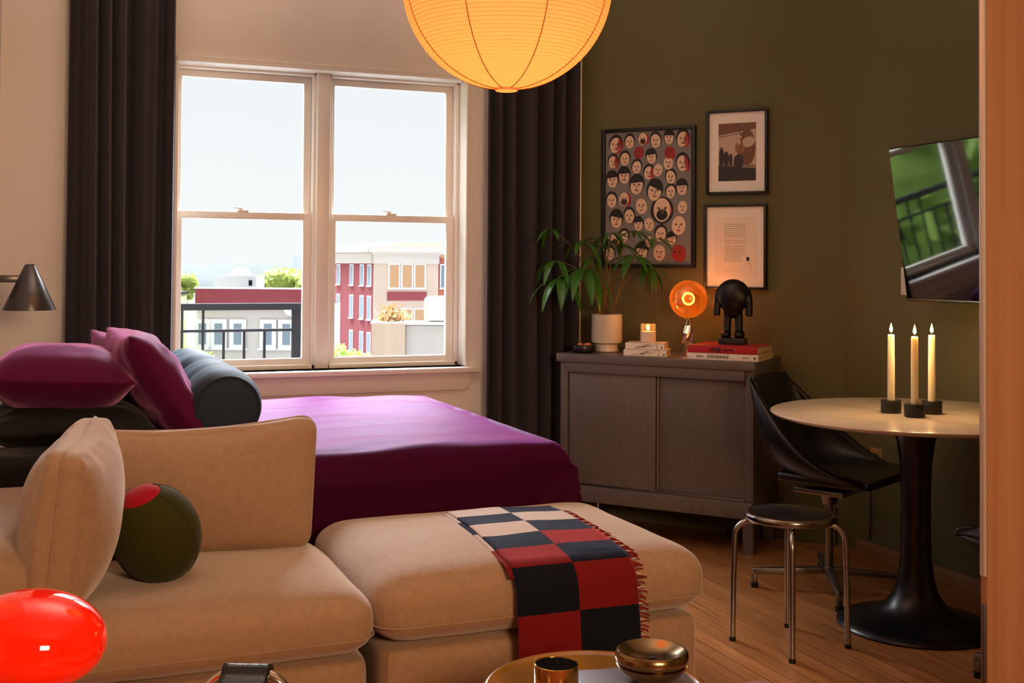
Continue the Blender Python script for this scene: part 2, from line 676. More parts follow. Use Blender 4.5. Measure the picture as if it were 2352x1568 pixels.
# baseboards: painted board with a natural shoe moulding
b = MB()
b.box((XR - 0.008, (CY + 0.2) / 2 - 0.1, 0.105), (0.016, CY - 0.2, 0.13), 0.002)
bb = struct(b.build('baseboard_right', M_GREEN, smooth=0))
b = MB()
b.box((XR - 0.016, (CY + 0.2) / 2 - 0.1, 0.03), (0.03, CY - 0.25, 0.06), 0.004)
struct(b.build('trim_1', M_BASEWOOD))
b = MB()
mid = (p0 + p1) / 2 + GN * 0.008
ang = math.atan2(TY, TX)
b.box((mid.x, mid.y, 0.085), ((p1 - p0).length - 0.06, 0.014, 0.17), 0.002, rot=Matrix.Rotation(ang, 4, 'Z'))
struct(b.build('baseboard_accent', M_GREEN, smooth=0))

# window: frame, two double-hung sash pairs, stool and apron
YF = YW + 0.125


def bar(bm, x0, x1, z0, z1, y0, y1, bev=0.004):
    bm.box(((x0 + x1) / 2, (y0 + y1) / 2, (z0 + z1) / 2), (x1 - x0, y1 - y0, z1 - z0), bev)


def window_unit(n, x0, x1):
    w = bpy.data.objects.new('window_%d' % n, None)
    COL.objects.link(w)
    struct(w)
    zb, zt, zm = 0.747, 2.128, 1.452
    f = MB()
    t = 0.018
    bar(f, x0, x0 + t, zb, zt, YF - 0.03, YF + 0.06)
    bar(f, x1 - t, x1, zb, zt, YF - 0.03, YF + 0.06)
    bar(f, x0, x1, zt - t, zt, YF - 0.03, YF + 0.06)
    bar(f, x0, x1, zb, zb + 0.022, YF - 0.03, YF + 0.06)
    f.build('window_frame', M_TRIM, w)
    # upper sash further out, lower sash nearer the room
    for nm, za, zc, yo in (('upper_sash', zm - 0.012, zt - t, 0.03), ('lower_sash', zb + 0.02, zm + 0.018, 0.0)):
        s = MB()
        sx0, sx1 = x0 + t, x1 - t
        st = 0.022 if nm == 'upper_sash' else 0.026
        bar(s, sx0, sx0 + st, za, zc, YF + yo - 0.012, YF + yo + 0.018)
        bar(s, sx1 - st - 0.012, sx1, za, zc, YF + yo - 0.012, YF + yo + 0.018)
        bt = 0.03 if nm == 'upper_sash' else 0.03
        tp = 0.032 if nm == 'upper_sash' else 0.034
        bar(s, sx0, sx1, zc - tp, zc, YF + yo - 0.0115, YF + yo + 0.0175)
        bar(s, sx0, sx1, za, za + bt, YF + yo - 0.0115, YF + yo + 0.0175)
        so = s.build(nm, M_TRIM, w)
        g = MB()
        g.box(((sx0 + sx1) / 2, YF + yo + 0.003, (za + zc) / 2), (sx1 - sx0 - 0.02, 0.003, zc - za - 0.02))
        g.build('pane', M_PANE, so, smooth=0)
    k = MB()
    xm = (x0 + x1) / 2 - 0.01
    k.box((xm, YF - 0.004, zm + 0.022), (0.05, 0.02, 0.009), 0.002)
    k.cyl((xm - 0.01, YF - 0.004, zm + 0.024), (xm - 0.01, YF - 0.004, zm + 0.034), 0.008, seg=16)
    k.box((xm - 0.022, YF - 0.008, zm + 0.034), (0.045, 0.009, 0.006), 0.002, rot=Matrix.Rotation(R(6), 4, 'Y'))
    k.build('sash_lock', M_TRIM, w)
    return w


XM0, XM1 = 1.199, 1.261
window_unit(1, OX0, XM0 + 0.004)
window_unit(2, XM1 - 0.004, OX1 - 0.012)
b = MB()
bar(b, XM0, XM1, 0.75, 2.135, YF - 0.055, YF + 0.07, 0.004)
struct(b.build('trim_2', M_TRIM))
# thin head and jamb liners with a stepped head moulding
b = MB()
bar(b, OX0, OX1, 2.121, 2.139, YW - 0.012, YF - 0.02, 0.003)
bar(b, OX0 - 0.004, OX1 + 0.012, 2.136, 2.150, YW - 0.014, YW + 0.02, 0.003)
bar(b, OX1 - 0.012, OX1, 0.75, 2.125, YW - 0.01, YF + 0.02, 0.002)
bar(b, OX0 - 0.004, OX0 + 0.01, 0.75, 2.125, YW - 0.01, YF + 0.02, 0.002)
struct(b.build('trim_3', M_TRIM))
b = MB()
bar(b, OX0 - 0.05, OX1 + 0.055, 0.722, 0.748, YW - 0.045, YF, 0.006)
struct(b.build('trim_4', M_TRIM))
# apron with clipped corner
b = MB()
ax0, ax1 = OX0 - 0.02, 1.925
b.prism([(ax0, 0.722), (ax1, 0.722), (ax1, 0.665), (ax1 - 0.012, 0.648), (ax1 - 0.03, 0.64), (ax0 + 0.03, 0.64), (ax0, 0.665)],
        0.016, Matrix.Translation((0, YW, 0)) @ Matrix.Rotation(R(90), 4, 'X'), bevel=0.002)
struct(b.build('trim_5', M_WHITEWALL))

# ------------------------------------------------------------------ curtains


def curtain(name, label, x0, x1, y, folds, depth, seed, ztop=2.83):
    rnd = random.Random(seed)
    ph = [rnd.uniform(-0.5, 0.5) for _ in range(folds + 2)]

    def fn(u, v):
        z = 0.015 + v * (ztop - 0.015)
        a = u * folds
        k = int(a)
        w = a + 0.25 * math.sin(a * 1.7 + seed)
        s = math.sin(2 * PI * w)
        s = math.copysign(abs(s) ** 0.7, s)
        amp = depth * (0.8 + 0.25 * ph[k]) * (1.0 - 0.12 * math.sin(v * 3 + k))
        x = x0 + (x1 - x0) * u + 0.012 * math.sin(v * 2.2 + a) * u * (1 - u) * 4
        return Vector((x, y + amp * s, z))
    m = MB()
    m.grid(fn, folds * 16, 24)
    o = m.build(name, M_CURTAIN, solid=0.004, smooth=80)
    tag(o, label, 'curtain', 'dark curtains beside the window')
    return o


curtain('curtain', 'black brown floor curtain left of the window behind the pillows', 0.115, 0.535, YW - 0.10, 5, 0.062, 3)
curtain('curtain', 'black brown floor curtain right of the window beside the sideboard', 1.975, 2.482, YW - 0.085, 6, 0.052, 5)

# ------------------------------------------------------------------ bed, bedspread, pillows, bolsters
BX0, BX1, BY0, BY1, BZ = -0.085, 1.66, 3.555, 5.09, 0.655
bed = thing('bed', 'low bed hidden under the plum bedspread below the window', 'bed', ((BX0 + BX1) / 2, (BY0 + BY1) / 2, 0))
hw, hd = (BX1 - BX0) / 2, (BY1 - BY0) / 2
b = MB()
b.box((0, 0, 0.15), (2 * hw - 0.12, 2 * hd - 0.12, 0.24), 0.01)
for sx in (-1, 1):
    for sy in (-1, 1):
        b.box((sx * (hw - 0.12), sy * (hd - 0.12), 0.015), (0.06, 0.06, 0.03))
b.build('base', M_DARKWOOD, bed)
b = MB()
b.rbox((0, 0, 0.45), (hw - 0.045, hd - 0.045, 0.18), 0.07, 10)
b.build('mattress', mat('mattress_ticking', 'D8D0C4', 0.8), bed)


def spread(u, v):
    """drape: u across X (left hem to right hem), v across Y (front hem to back hem)"""
    rr = 0.085
    dropx = dropy = BZ - 0.02

    def prof(s, half, drop):
        # s in -1..1 -> (coordinate, height drop)
        L = half + drop - rr * 2 + rr * PI / 2
        d = abs(s) * L
        if d < half - rr:
            return math.copysign(d, s), 0.0
        d -= half - rr
        if d < rr * PI / 2:
            a = d / rr
            return math.copysign(half - rr + rr * math.sin(a), s), rr * (1 - math.cos(a))
        d -= rr * PI / 2
        return math.copysign(half, s), rr + d
    x, zx = prof(2 * u - 1, hw, dropx)
    y, zy = prof(2 * v - 1, hd, dropy)
    z = BZ - max(zx, zy) - 0.35 * min(zx, zy) * 0
    # the corner: folded cloth bulges out a little below the top
    if zx > rr and zy > rr:
        t = min(zx, zy)
        x += math.copysign(0.03 * min(1, t / 0.3), x)
        y += math.copysign(0.02 * min(1, t / 0.3), y)
    X, Y = x, y
    top = 1.0 if max(zx, zy) < 0.01 else 0.0
    z += 0.006 * nz(X, Y, 0.3, 2.2) * (top + 0.4) + 0.007 * nz(X * 0.6 + Y, Y * 2.4 - X, 1.7, 3.5) * (top + .2)
    # gentle crown and edges easing down
    z -= 0.018 * (abs(x) / hw) ** 4 * (1 if top else 0)
    if zy > rr:
        Y += math.copysign(1, y) * (0.010 * math.sin(x * 5.0) + 0.010 * nz(X, z, 2, 2.5))
    if zy > rr and y < 0:
        # tucked diagonal fold at the foot corner nearest the room
        dd = (x - (hw - 0.015)) * 0.86 + (z - 0.60) * -0.52 * -1.0 * 0 + (0.60 - z) * 0.52
        k = max(0.0, min(1.0, dd / 0.016))
        Y -= 0.026 * k * k * (3 - 2 * k) * max(0.0, min(1.0, (0.60 - z) / 0.30))
        Y -= 0.004 * max(0, 1 - abs(dd + 0.05) / 0.05)
    if zx > rr:
        X += math.copysign(1, x) * (0.008 * math.sin(y * 6.0) + 0.010 * nz(Y, z, 5, 2.5))
    return Vector((X, Y, max(0.012, z)))


b = MB()
b.grid(spread, 190, 150)
bs = b.build('bedspread', M_BED, loc=((BX0 + BX1) / 2, (BY0 + BY1) / 2, 0), smooth=60, solid=0.006)
tag(bs, 'plum purple bedspread draped over the bed below the window', 'bedspread')


def bolster(label, y0, y1, seed, tilt=0.0):
    r = 0.118
    x, z = 0.556, BZ + r + 0.012
    root = thing('bolster', label, 'bolster', (x, (y0 + y1) / 2, z - r), tilt, 'slate bolsters lying end to end on the bed')
    L = (y1 - y0)
    prof = []
    n = 40
    for i in range(n + 1):
        s = -L / 2 + L * i / n
        e = min(s + L / 2, L / 2 - s)
        rr = r * (1.0 if e > 0.09 else (0.80 + 0.20 * math.sin(min(1, e / 0.09) * PI / 2)))
        rr += 0.004 * math.sin(s * 43 + seed) * (0.4 + 0.6 * nz(s, 1, seed, 9)) + 0.004 * nz(s, seed, 0, 12)
        prof.append((rr, s))
    b = MB()
    prof = [(0.0, -L / 2 - 0.008), (0.05, -L / 2 - 0.007), (r * 0.74, -L / 2 - 0.003)] + prof + [(r * 0.74, L / 2 + 0.003), (0.05, L / 2 + .007), (0, L / 2 + .008)]
    b.lathe(prof, (0, 0, r), seg=56, M=Matrix.Rotation(R(-90), 4, 'X'))
    b.build('cover', M_BOLSTER, root, smooth=70)
    for s in (-1, 1):
        b = MB()
        pts = [((r * 0.83) * math.cos(2 * PI * k / 48), s * (L / 2 + 0.001), r + (r * 0.83) * math.sin(2 * PI * k / 48)) for k in range(49)]
        b.tube(pts, 0.0035, 8, caps=False)
        b.build('piping', M_BOLSTER, root)
    return root


bolster('near slate grey bolster on the bed showing its round end', 3.70, 4.24, 1)
bolster('far slate grey bolster on the bed against the window sill', 4.27, 4.85, 2)


def pillow(name, label, size, T, M, m, seed, group, amp=0.012, pinch=0.07, bend=0.0, pw=0.62):
    root_loc = M.to_translation()

    def fn(p, u, w, s):
        q = p.copy()
        a = amp * max(0.0, (1 - u ** 6) * (1 - w ** 6))
        q.z += a * nz(p.x, p.y * 2, seed + s, 7) + 0.6 * a * nz(p.x * 2, p.y, seed * 3 + s, 15)
        q.z += bend * (u * u + w * w)
        # radial puckers near the edges
        ed = max(abs(u), abs(w)) ** 6
        q.z += 0.004 * ed * math.sin(28 * (u if abs(w) > abs(u) else w) + seed)
        return q
    b = MB()
    b.pillow(size[0] / 2, size[1] / 2, T / 2, 26, pinch, fn, pw=pw, M=M.to_3x3().to_4x4())
    o = b.build(name, m, loc=root_loc, smooth=75, subsurf=1)
    return tag(o, label, 'pillow', group)


def rot(x, y, z):
    return Matrix.Rotation(R(z), 4, 'Z') @ Matrix.Rotation(R(y), 4, 'Y') @ Matrix.Rotation(R(x), 4, 'X')


PG = 'pillows heaped at the head of the bed'
pillow('pillow', 'charcoal pillow squashed under the flat plum pillow on the bed', (0.48, 0.66, 0), 0.15,
       Matrix.Translation((0.105, 3.99, 0.735)) @ rot(0, 0, 0), M_CHAR, 11, PG, 0.016)
pillow('pillow', 'plump plum pillow lying flat on top of the charcoal pillow', (0.44, 0.60, 0), 0.215,
       Matrix.Translation((0.078, 3.98, 0.868)) @ rot(-3, 3, -2), M_PILLOW, 21, PG, 0.010, 0.05, 0.0, 0.85)
pillow('pillow', 'plum pillow leaning upright against the bolster', (0.42, 0.52, 0), 0.17,
       Matrix.Translation((0.360, 3.93, 0.845)) @ rot(0, 55, 4), M_PILLOW, 27, PG, 0.024)
pillow('pillow', 'plum pillow mostly hidden with one ruffled corner showing by the curtain', (0.42, 0.46, 0), 0.14,
       Matrix.Translation((0.325, 4.40, 0.805)) @ rot(0, 60, 8), M_PILLOW, 33, PG, 0.016)


def blanket(u, v):
    x = -0.115 + 0.46 * u
    s = v * 0.62
    z0 = BZ + 0.028
    if s < 0.20:
        return Vector((x, 3.73 - s, z0 + 0.01 * nz(x, s, 3, 8)))
    if s < 0.28:
        a = (s - 0.20) / 0.08 * PI / 2
        return Vector((x, 3.53 - 0.035 * math.sin(a), z0 - 0.045 * (1 - math.cos(a)) + 0.006 * nz(x, s, 3, 8)))
    return Vector((x, 3.495 + 0.010 * math.sin(x * 14), z0 - 0.045 - (s - 0.28)))


b = MB()
b.grid(blanket, 24, 40)
o = b.build('folded_blanket', M_CHAR, solid=0.022, smooth=70)
tag(o, 'charcoal blanket hanging over the front edge of the bed behind the sofa', 'blanket')

# ------------------------------------------------------------------ sofa and ottoman
SG = 'beige modular sofa'


def seat_fn(h, crown, seed):
    def fn(p, v):
        q = p.copy()
        if v.z > 0:
            q.z += crown * (1 - v.x ** 2) * (1 - v.y ** 2) * v.z
        q.z += 0.006 * nz(p.x, p.y, seed, 4) * (1 if v.z > 0 else 0)
        sd = max(abs(v.x), abs(v.y))
        if sd > 0.95:
            k = 0.010 * (1 - v.z ** 2)
            q.x += math.copysign(k, p.x) if abs(v.x) > 0.95 else 0
            q.y += math.copysign(k, p.y) if abs(v.y) > 0.95 else 0
        q += Vector((nz(p.x, p.y, p.z + seed, 9), nz(p.y, p.z, p.x + seed, 9), nz(p.z, p.x, p.y + seed, 9))) * 0.0035
        return q
    return fn


def piping(m, h, c, z, r=0.085, rad=0.003):
    """a seam running round a rounded rectangle"""
    pts = []
    hx, hy = h
    for cx, cy, a0 in ((hx - r, hy - r, 0), (-hx + r, hy - r, 90), (-hx + r, -hy + r, 180), (hx - r, -hy + r, 270)):
        for k in range(9):
            a = R(a0 + 90 * k / 8)
            pts.append((c[0] + cx + r * math.cos(a), c[1] + cy + r * math.sin(a), z))
    pts.append(pts[0])
    m.tube(pts, rad, 8, caps=False)


def base_block(m, c, h, z0, z1, r=0.035):
    m.rbox((c[0], c[1], (z0 + z1) / 2), (h[0], h[1], (z1 - z0) / 2), r, 10)


ott = thing('ottoman', 'square beige upholstered ottoman with checked throw at the foot of the bed', 'ottoman', (1.24, 3.125, 0.0))
ohx, ohy = 0.460, 0.375
b = MB()
base_block(b, (0, 0), (ohx - 0.012, ohy - 0.012), 0.045, 0.300)
b.build('base', M_SOFA, ott, subsurf=1)
b = MB()
b.rbox((0, 0, 0.385), (ohx, ohy, 0.088), 0.072, 14, seat_fn(None, 0.022, 3))
b.build('seat_cushion', M_SOFA, ott, subsurf=1)
b = MB()
piping(b, (ohx + 0.008, ohy + 0.008), (0, 0), 0.352, 0.075, 0.0022)
b.build('piping', M_SOFA, ott)
for sx in (-1, 1):
    for sy in (-1, 1):
        b = MB()
        b.cyl((sx * (ohx - 0.09), sy * (ohy - 0.09), 0.008), (sx * (ohx - 0.09), sy * (ohy - 0.09), 0.06), 0.022, seg=20)
        b.build('foot', M_BLACKMETAL, ott)

sofa = thing('sofa', 'beige upholstered corner sofa unit with loose back cushions at left', 'sofa', (0.32, 3.125, 0.0))
shx = 0.455
b = MB()
base_block(b, (0, 0), (shx - 0.01, ohy - 0.012), 0.045, 0.288)
b.build('base', M_SOFA, sofa, subsurf=1)
# low side frame along the left wall
b = MB()
b.rbox((-shx + 0.075, 0.0, 0.44), (0.085, ohy - 0.01, 0.175), 0.06, 10, lambda p, v: p + Vector((0.004 * nz(p.y, p.z, 1, 5), 0, 0.02 * v.y * (v.z > 0))))
b.build('arm_frame', M_SOFA, sofa, subsurf=1)
# low back frame along the bed
b = MB()
b.rbox((0.02, ohy - 0.045, 0.43), (shx - 0.06, 0.052, 0.20), 0.035, 10)
b.build('back_frame', M_SOFA, sofa, subsurf=1)
b = MB()
b.rbox((0.065, -0.035, 0.363), (shx - 0.068, ohy - 0.038, 0.080), 0.066, 14, seat_fn(None, 0.018, 8))
b.build('seat_cushion', M_SOFA, sofa, subsurf=1)
b = MB()
piping(b, (shx - 0.060, ohy - 0.030), (0.065, -0.035), 0.335, 0.07, 0.0022)
b.build('seat_piping', M_SOFA, sofa)
for sx in (-1, 1):
    for sy in (-1, 1):
        b = MB()
        b.cyl((sx * (shx - 0.09), sy * (ohy - 0.09), 0.008), (sx * (shx - 0.09), sy * (ohy - 0.09), 0.06), 0.022, seg=20)
        b.build('foot', M_BLACKMETAL, sofa)


def back_cushion(name, label, w, h, t, M, seed, sag):
    """upright loose cushion: local X width, Z height, Y thickness, standing on z=0"""
    def fn(p, v):
        q = p.copy()
        # puff out the middle, thin toward the edges
        k = (1 - v.x ** 2 * 0.75) * (1 - (v.z ** 2) * 0.75)
        q.y *= 0.42 + 0.72 * k
        # sag of the top edge with soft corners (dog ears)
        if v.z > 0:
            q.z += sag * (v.x ** 2 - 1) * v.z + 0.012 * v.x * v.z
        q.x += 0.012 * v.z * v.x
        top = max(0, v.z) ** 4
        q.y += 0.005 * top * math.sin(17 * v.x + seed) + 0.007 * nz(p.x, p.z, seed, 6)
        q.z += 0.006 * nz(p.x, p.y * 2, seed + 4, 8) * (1 if v.z > .6 else .2)
        return q
    b = MB()
    b.rbox((0, 0, h / 2), (w / 2, t / 2, h / 2), 0.055, 16, fn)
    o = b.build(name, M_SOFA, loc=M.to_translation(), smooth=75, subsurf=1, M=M.to_3x3().to_4x4())
    o['label'] = label
    o['category'] = 'cushion'
    o['group'] = 'loose back cushions of the sofa'
    pb = MB()
    pts = []
    hx, hz, r = w / 2, h / 2, 0.05
    for cx, cz, a0 in ((hx - r, hz - r, 0), (-hx + r, hz - r, 90), (-hx + r, -hz + r, 180), (hx - r, -hz + r, 270)):
        for k in range(13):
            a = R(a0 + 90 * k / 12)
            x, z = cx + r * math.cos(a), cz + r * math.sin(a)
            vx, vz = max(-1, min(1, x / hx)), max(-1, min(1, z / hz))
            if vz > 0:
                z += sag * (vx * vx - 1) * vz + 0.012 * vx * vz
            x += 0.012 * vz * vx
            pts.append((x, 0, h / 2 + z))
    # extra samples along the top so the seam follows the sag
    pts2 = []
    for p, q in zip(pts, pts[1:] + pts[:1]):
        n = max(1, int((Vector(q) - Vector(p)).length / 0.05))
        for k in range(n):
            c = Vector(p).lerp(Vector(q), k / n)
            pts2.append(c)
    for c in pts2:
        vx = max(-1, min(1, c.x / hx))
        if c.z > h - 0.12 and abs(vx) < 0.85:
            c.z = h + sag * (vx * vx - 1) + 0.012 * vx
    pts2.append(pts2[0])
    pb.tube(pts2, 0.0035, 8, caps=False)
    pb.build('seam', M_SOFA, o, M=M.to_3x3().to_4x4())
    return o


back_cushion('back_cushion', 'wide beige back cushion standing along the bed side of the sofa', 0.60, 0.365, 0.19,
             Matrix.Translation((0.432, 3.285, 0.436)) @ Matrix.Rotation(R(-4), 4, 'Z') @ Matrix.Rotation(R(-8), 4, 'X'), 5, 0.022)
back_cushion('back_cushion', 'plump beige cushion standing end-on at the left end of the sofa', 0.50, 0.40, 0.205,
             Matrix.Translation((0.066, 2.99, 0.436)) @ Matrix.Rotation(R(80), 4, 'Z') @ Matrix.Rotation(R(6), 4, 'X'), 9, 0.02)

# olive shaped cushion
oc = thing('olive_cushion', 'round green olive shaped cushion with red end on the sofa seat', 'cushion', (0.284, 3.03, 0.446))
TM = Matrix.Translation((0, 0, 0.118)) @ rot(14, -22, 0)
b = MB()
prof = []
for i in range(33):
    a = -PI / 2 + PI * i / 32
    if a > R(66):
        break
    prof.append((0.108 * math.cos(a) * (1.0), 0.128 * math.sin(a)))
b.lathe(prof, seg=64, M=TM)
b.build('body', M_OLIVEFELT, oc, smooth=70)
b = MB()
pr = prof[-1]
b.lathe([(pr[0] + 0.001, pr[1] - 0.004), (pr[0] * 0.75, 0.122), (pr[0] * 0.4, 0.127), (0, 0.128)], seg=48, M=TM)
b.build('pimento_patch', M_OLIVERED, oc, smooth=70)
b = MB()
for k in range(6):
    a = 2 * PI * k / 6 + 0.3
    pts = []
    for (r_, z_) in prof[1:]:
        pts.append(TM @ Vector(((r_ + 0.0003) * math.cos(a), (r_ + 0.0003) * math.sin(a), z_)))
    b.tube(pts, 0.0011, 6)
b.build('seams', mat('dark_olive_thread', '2A2C10', 0.9), oc)

# checked throw: flat over the ottoman, hanging down its front
M_NAVY = mat('navy_wool', '10131F', 0.9, bump=(300, 0.3), sheen=0.3, stint='7888B8', spec=0.15)
M_REDW = mat('red_wool', '741519', 0.9, bump=(300, 0.3), sheen=0.7, stint='E86868', spec=0.15)
M_CREAMW = mat('cream_wool', 'CDB8AA', 0.9, bump=(300, 0.3), sheen=0.15, spec=0.15)
throw = thing('checked_throw', 'navy red and cream checked throw draped over the ottoman', 'throw', (1.30, 3.1, 0.0))


def otop(x, y):
    """height of the ottoman cushion surface at world x, y"""
    u, w = (x - 1.24) / ohx, (y - 3.125) / ohy
    return 0.473 + 0.022 * max(0, 1 - u * u) * max(0, 1 - w * w)


TL_TOP = [(0.00, Vector((1.165, 3.40))), (1, Vector((1.115, 2.78)))]


def throw_pt(u, v, off=0.0):
    """u 0..1 left to right, v 0..1 far end to hanging end"""
    Ltop, rr, Lh = 0.545, 0.085, 0.350
    L = Ltop + rr * PI / 2 + Lh
    s = v * L
    w = 0.335
    if s < Ltop:
        t = s / Ltop
        y = 3.335 - s
        x = 1.150 - 0.030 * t + u * w
        z = otop(x, y) + 0.006 + off
        z += 0.004 * nz(x, y, 1, 8)
        return Vector((x, y, z))
    s2 = s - Ltop
    yb = 3.335 - Ltop
    x = 1.120 + u * w
    zt = otop(x, yb) + 0.006
    if s2 < rr * PI / 2:
        a = s2 / rr
        return Vector((x, yb - (rr + off) * math.sin(a), zt - rr + (rr + off) * math.cos(a)))
    s3 = s2 - rr * PI / 2
    return Vector((x + 0.02 * s3, yb - rr - off - 0.012 * math.sin(s3 * 9) * (0.5 + u), zt - rr - s3))


ROWS = ['CN', 'NC', 'CN', 'NR', 'RN', 'NR', 'RN']


def throw_mat(u, v):
    Ltot = 0.545 + 0.085 * PI / 2 + 0.350
    s = v * Ltot
    cuts = [0.110, 0.230, 0.350, 0.470, 0.590, 0.715, 9]
    r = 0
    while s > cuts[r]:
        r += 1
    ch = ROWS[r][0 if u < 0.5 else 1]
    return {'N': 0, 'R': 1, 'C': 2}[ch]


b = MB()
o_ = Vector((1.30, 3.1, 0.0))
b.grid(lambda u, v: throw_pt(u, v) - o_, 24, 219, mfn=throw_mat)
b.build('cloth', [M_NAVY, M_REDW, M_CREAMW], throw, smooth=60, solid=0.006)
# folded under layers seen along the left edge
b = MB()
b.grid(lambda u, v: throw_pt(-0.035 + u * 0.5, v * 0.60, -0.005) - o_, 8, 40, mfn=lambda u, v: [2, 0, 2, 1][int(v * 3.99)])
b.build('folded_layer', [M_NAVY, M_REDW, M_CREAMW], throw, smooth=60, solid=0.004)
# fringe along the right edge
b = MB()
rnd = random.Random(4)
for k in range(120):
    v = 0.10 + 0.89 * k / 120
    p = throw_pt(1.0, v, 0.001) - o_
    q = throw_pt(1.0, min(1, v + rnd.uniform(-0.006, 0.012)), -0.001) - o_ + Vector((0.024 + rnd.uniform(-0.004, 0.006), rnd.uniform(-.004, .004), -0.003))
    mpt = (p + q) / 2 + Vector((0, 0, 0.003))
    b.tube([p, mpt, q], 0.0022, 5, mi=0 if k % 5 else 1)
b.build('fringe', [M_REDW, M_CREAMW], throw)
b = MB()
lab0 = throw_pt(0.80, 0.868, 0.006) - o_
rnd = random.Random(9)
x = 0.0
while x < 0.040:
    wd = rnd.uniform(0.0025, 0.005)
    b.box((lab0.x - 0.01 + x, lab0.y, lab0.z), (wd, 0.001, 0.006))
    x += wd + 0.0015
b.build('woven_label', M_GOLD, throw, smooth=0)

# ------------------------------------------------------------------ sideboard and what stands on it
SBX, SBY = 2.825, 4.258                 # right front corner on the floor
t_dir = Vector((TX, TY, 0))
sb_ang = math.atan2(-TY, -TX)           # local +X points along the front to the right
W_, D_, H_ = 0.945, 0.40, 0.828
front_right = Vector((2.840, 4.240, 0))
sbc = front_right + t_dir * (W_ / 2)    # middle of the front edge
sb = thing('sideboard', 'dark grey brown sideboard with two sliding doors against the olive wall', 'sideboard', (sbc.x, sbc.y, 0), sb_ang)
# local: x along the front (right +), y into the wall (+), z up


def sbm():
    return MB()


b = sbm()
b.box((0, D_ / 2, H_ - 0.019), (W_, D_, 0.038), 0.003)
b.build('top', M_DARKWOOD, sb)
b = sbm()
hwid = W_ / 2 - 0.012
zb = 0.155
b.box((-hwid + 0.018, D_ / 2 + 0.01, (zb + H_ - 0.038) / 2), (0.036, D_ - 0.03, H_ - 0.038 - zb), 0.002)
b.box((hwid - 0.018, D_ / 2 + 0.01, (zb + H_ - 0.038) / 2), (0.036, D_ - 0.03, H_ - 0.038 - zb), 0.002)
b.box((0, 0.02, H_ - 0.038 - 0.024), (2 * hwid - 0.07, 0.02, 0.046), 0.002)
b.box((0, 0.02, zb + 0.035), (2 * hwid, 0.026, 0.07), 0.002)
b.box((0, D_ / 2, zb + 0.03), (2 * hwid - 0.02, D_ - 0.06, 0.03))
b.box((0, D_ - 0.02, (zb + H_) / 2), (2 * hwid - 0.02, 0.012, H_ - zb - 0.06))
b.build('body', M_DARKWOOD, sb)
dz0, dz1 = zb + 0.072, H_ - 0.038 - 0.048
for nm, x0, x1, y in (('l', -hwid + 0.045, 0.012, 0.033), ('r', -0.012, hwid - 0.040, 0.052)):
    b = sbm()
    b.box(((x0 + x1) / 2, y, (dz0 + dz1) / 2), (x1 - x0, 0.016, dz1 - dz0), 0.003)
    d = b.build('sliding_door', M_DARKWOOD, sb)
b = sbm()
b.box((0, 0.030, zb + 0.076), (2 * hwid - 0.075, 0.020, 0.010), 0.002)
b.build('door_rail', M_STEEL, sb)
b = sbm()
b.box((0.020, 0.036, (dz0 + dz1) / 2), (0.008, 0.010, dz1 - dz0 - 0.004), 0.002)
b.build('door_stile', mat('worn_wood_edge', '7A6A5E', 0.35), sb)
for sx in (-1, 1):
    for yy in (0.05, D_ - 0.05):
        b = sbm()
        b.box((sx * (hwid - 0.024), yy, zb / 2 + 0.01), (0.046, 0.05, zb + 0.02), 0.003)
        b.box((sx * (hwid - 0.024), yy - 0.02, zb + 0.0), (0.03, 0.03, 0.03), 0.003)
        lg = b.build('leg', M_DARKWOOD, sb)
        b = sbm()
        b.box((sx * (hwid - 0.024), yy, 0.006), (0.05, 0.054, 0.012), 0.002)
        b.build('foot_cap', M_STEEL, lg)
b = sbm()
b.cyl((-0.30, 0.10, 0.0), (-0.30, 0.10, zb + 0.02), 0.008, seg=16)
b.build('support_leg', M_STEEL, sb)

SBM = Matrix.Translation((sbc.x, sbc.y, H_)) @ Matrix.Rotation(sb_ang, 4, 'Z')


def on_sb(x, y, z=0.0):
    return SBM @ Vector((x, y, z))


# books: left stack (two white), right stack (red on white)


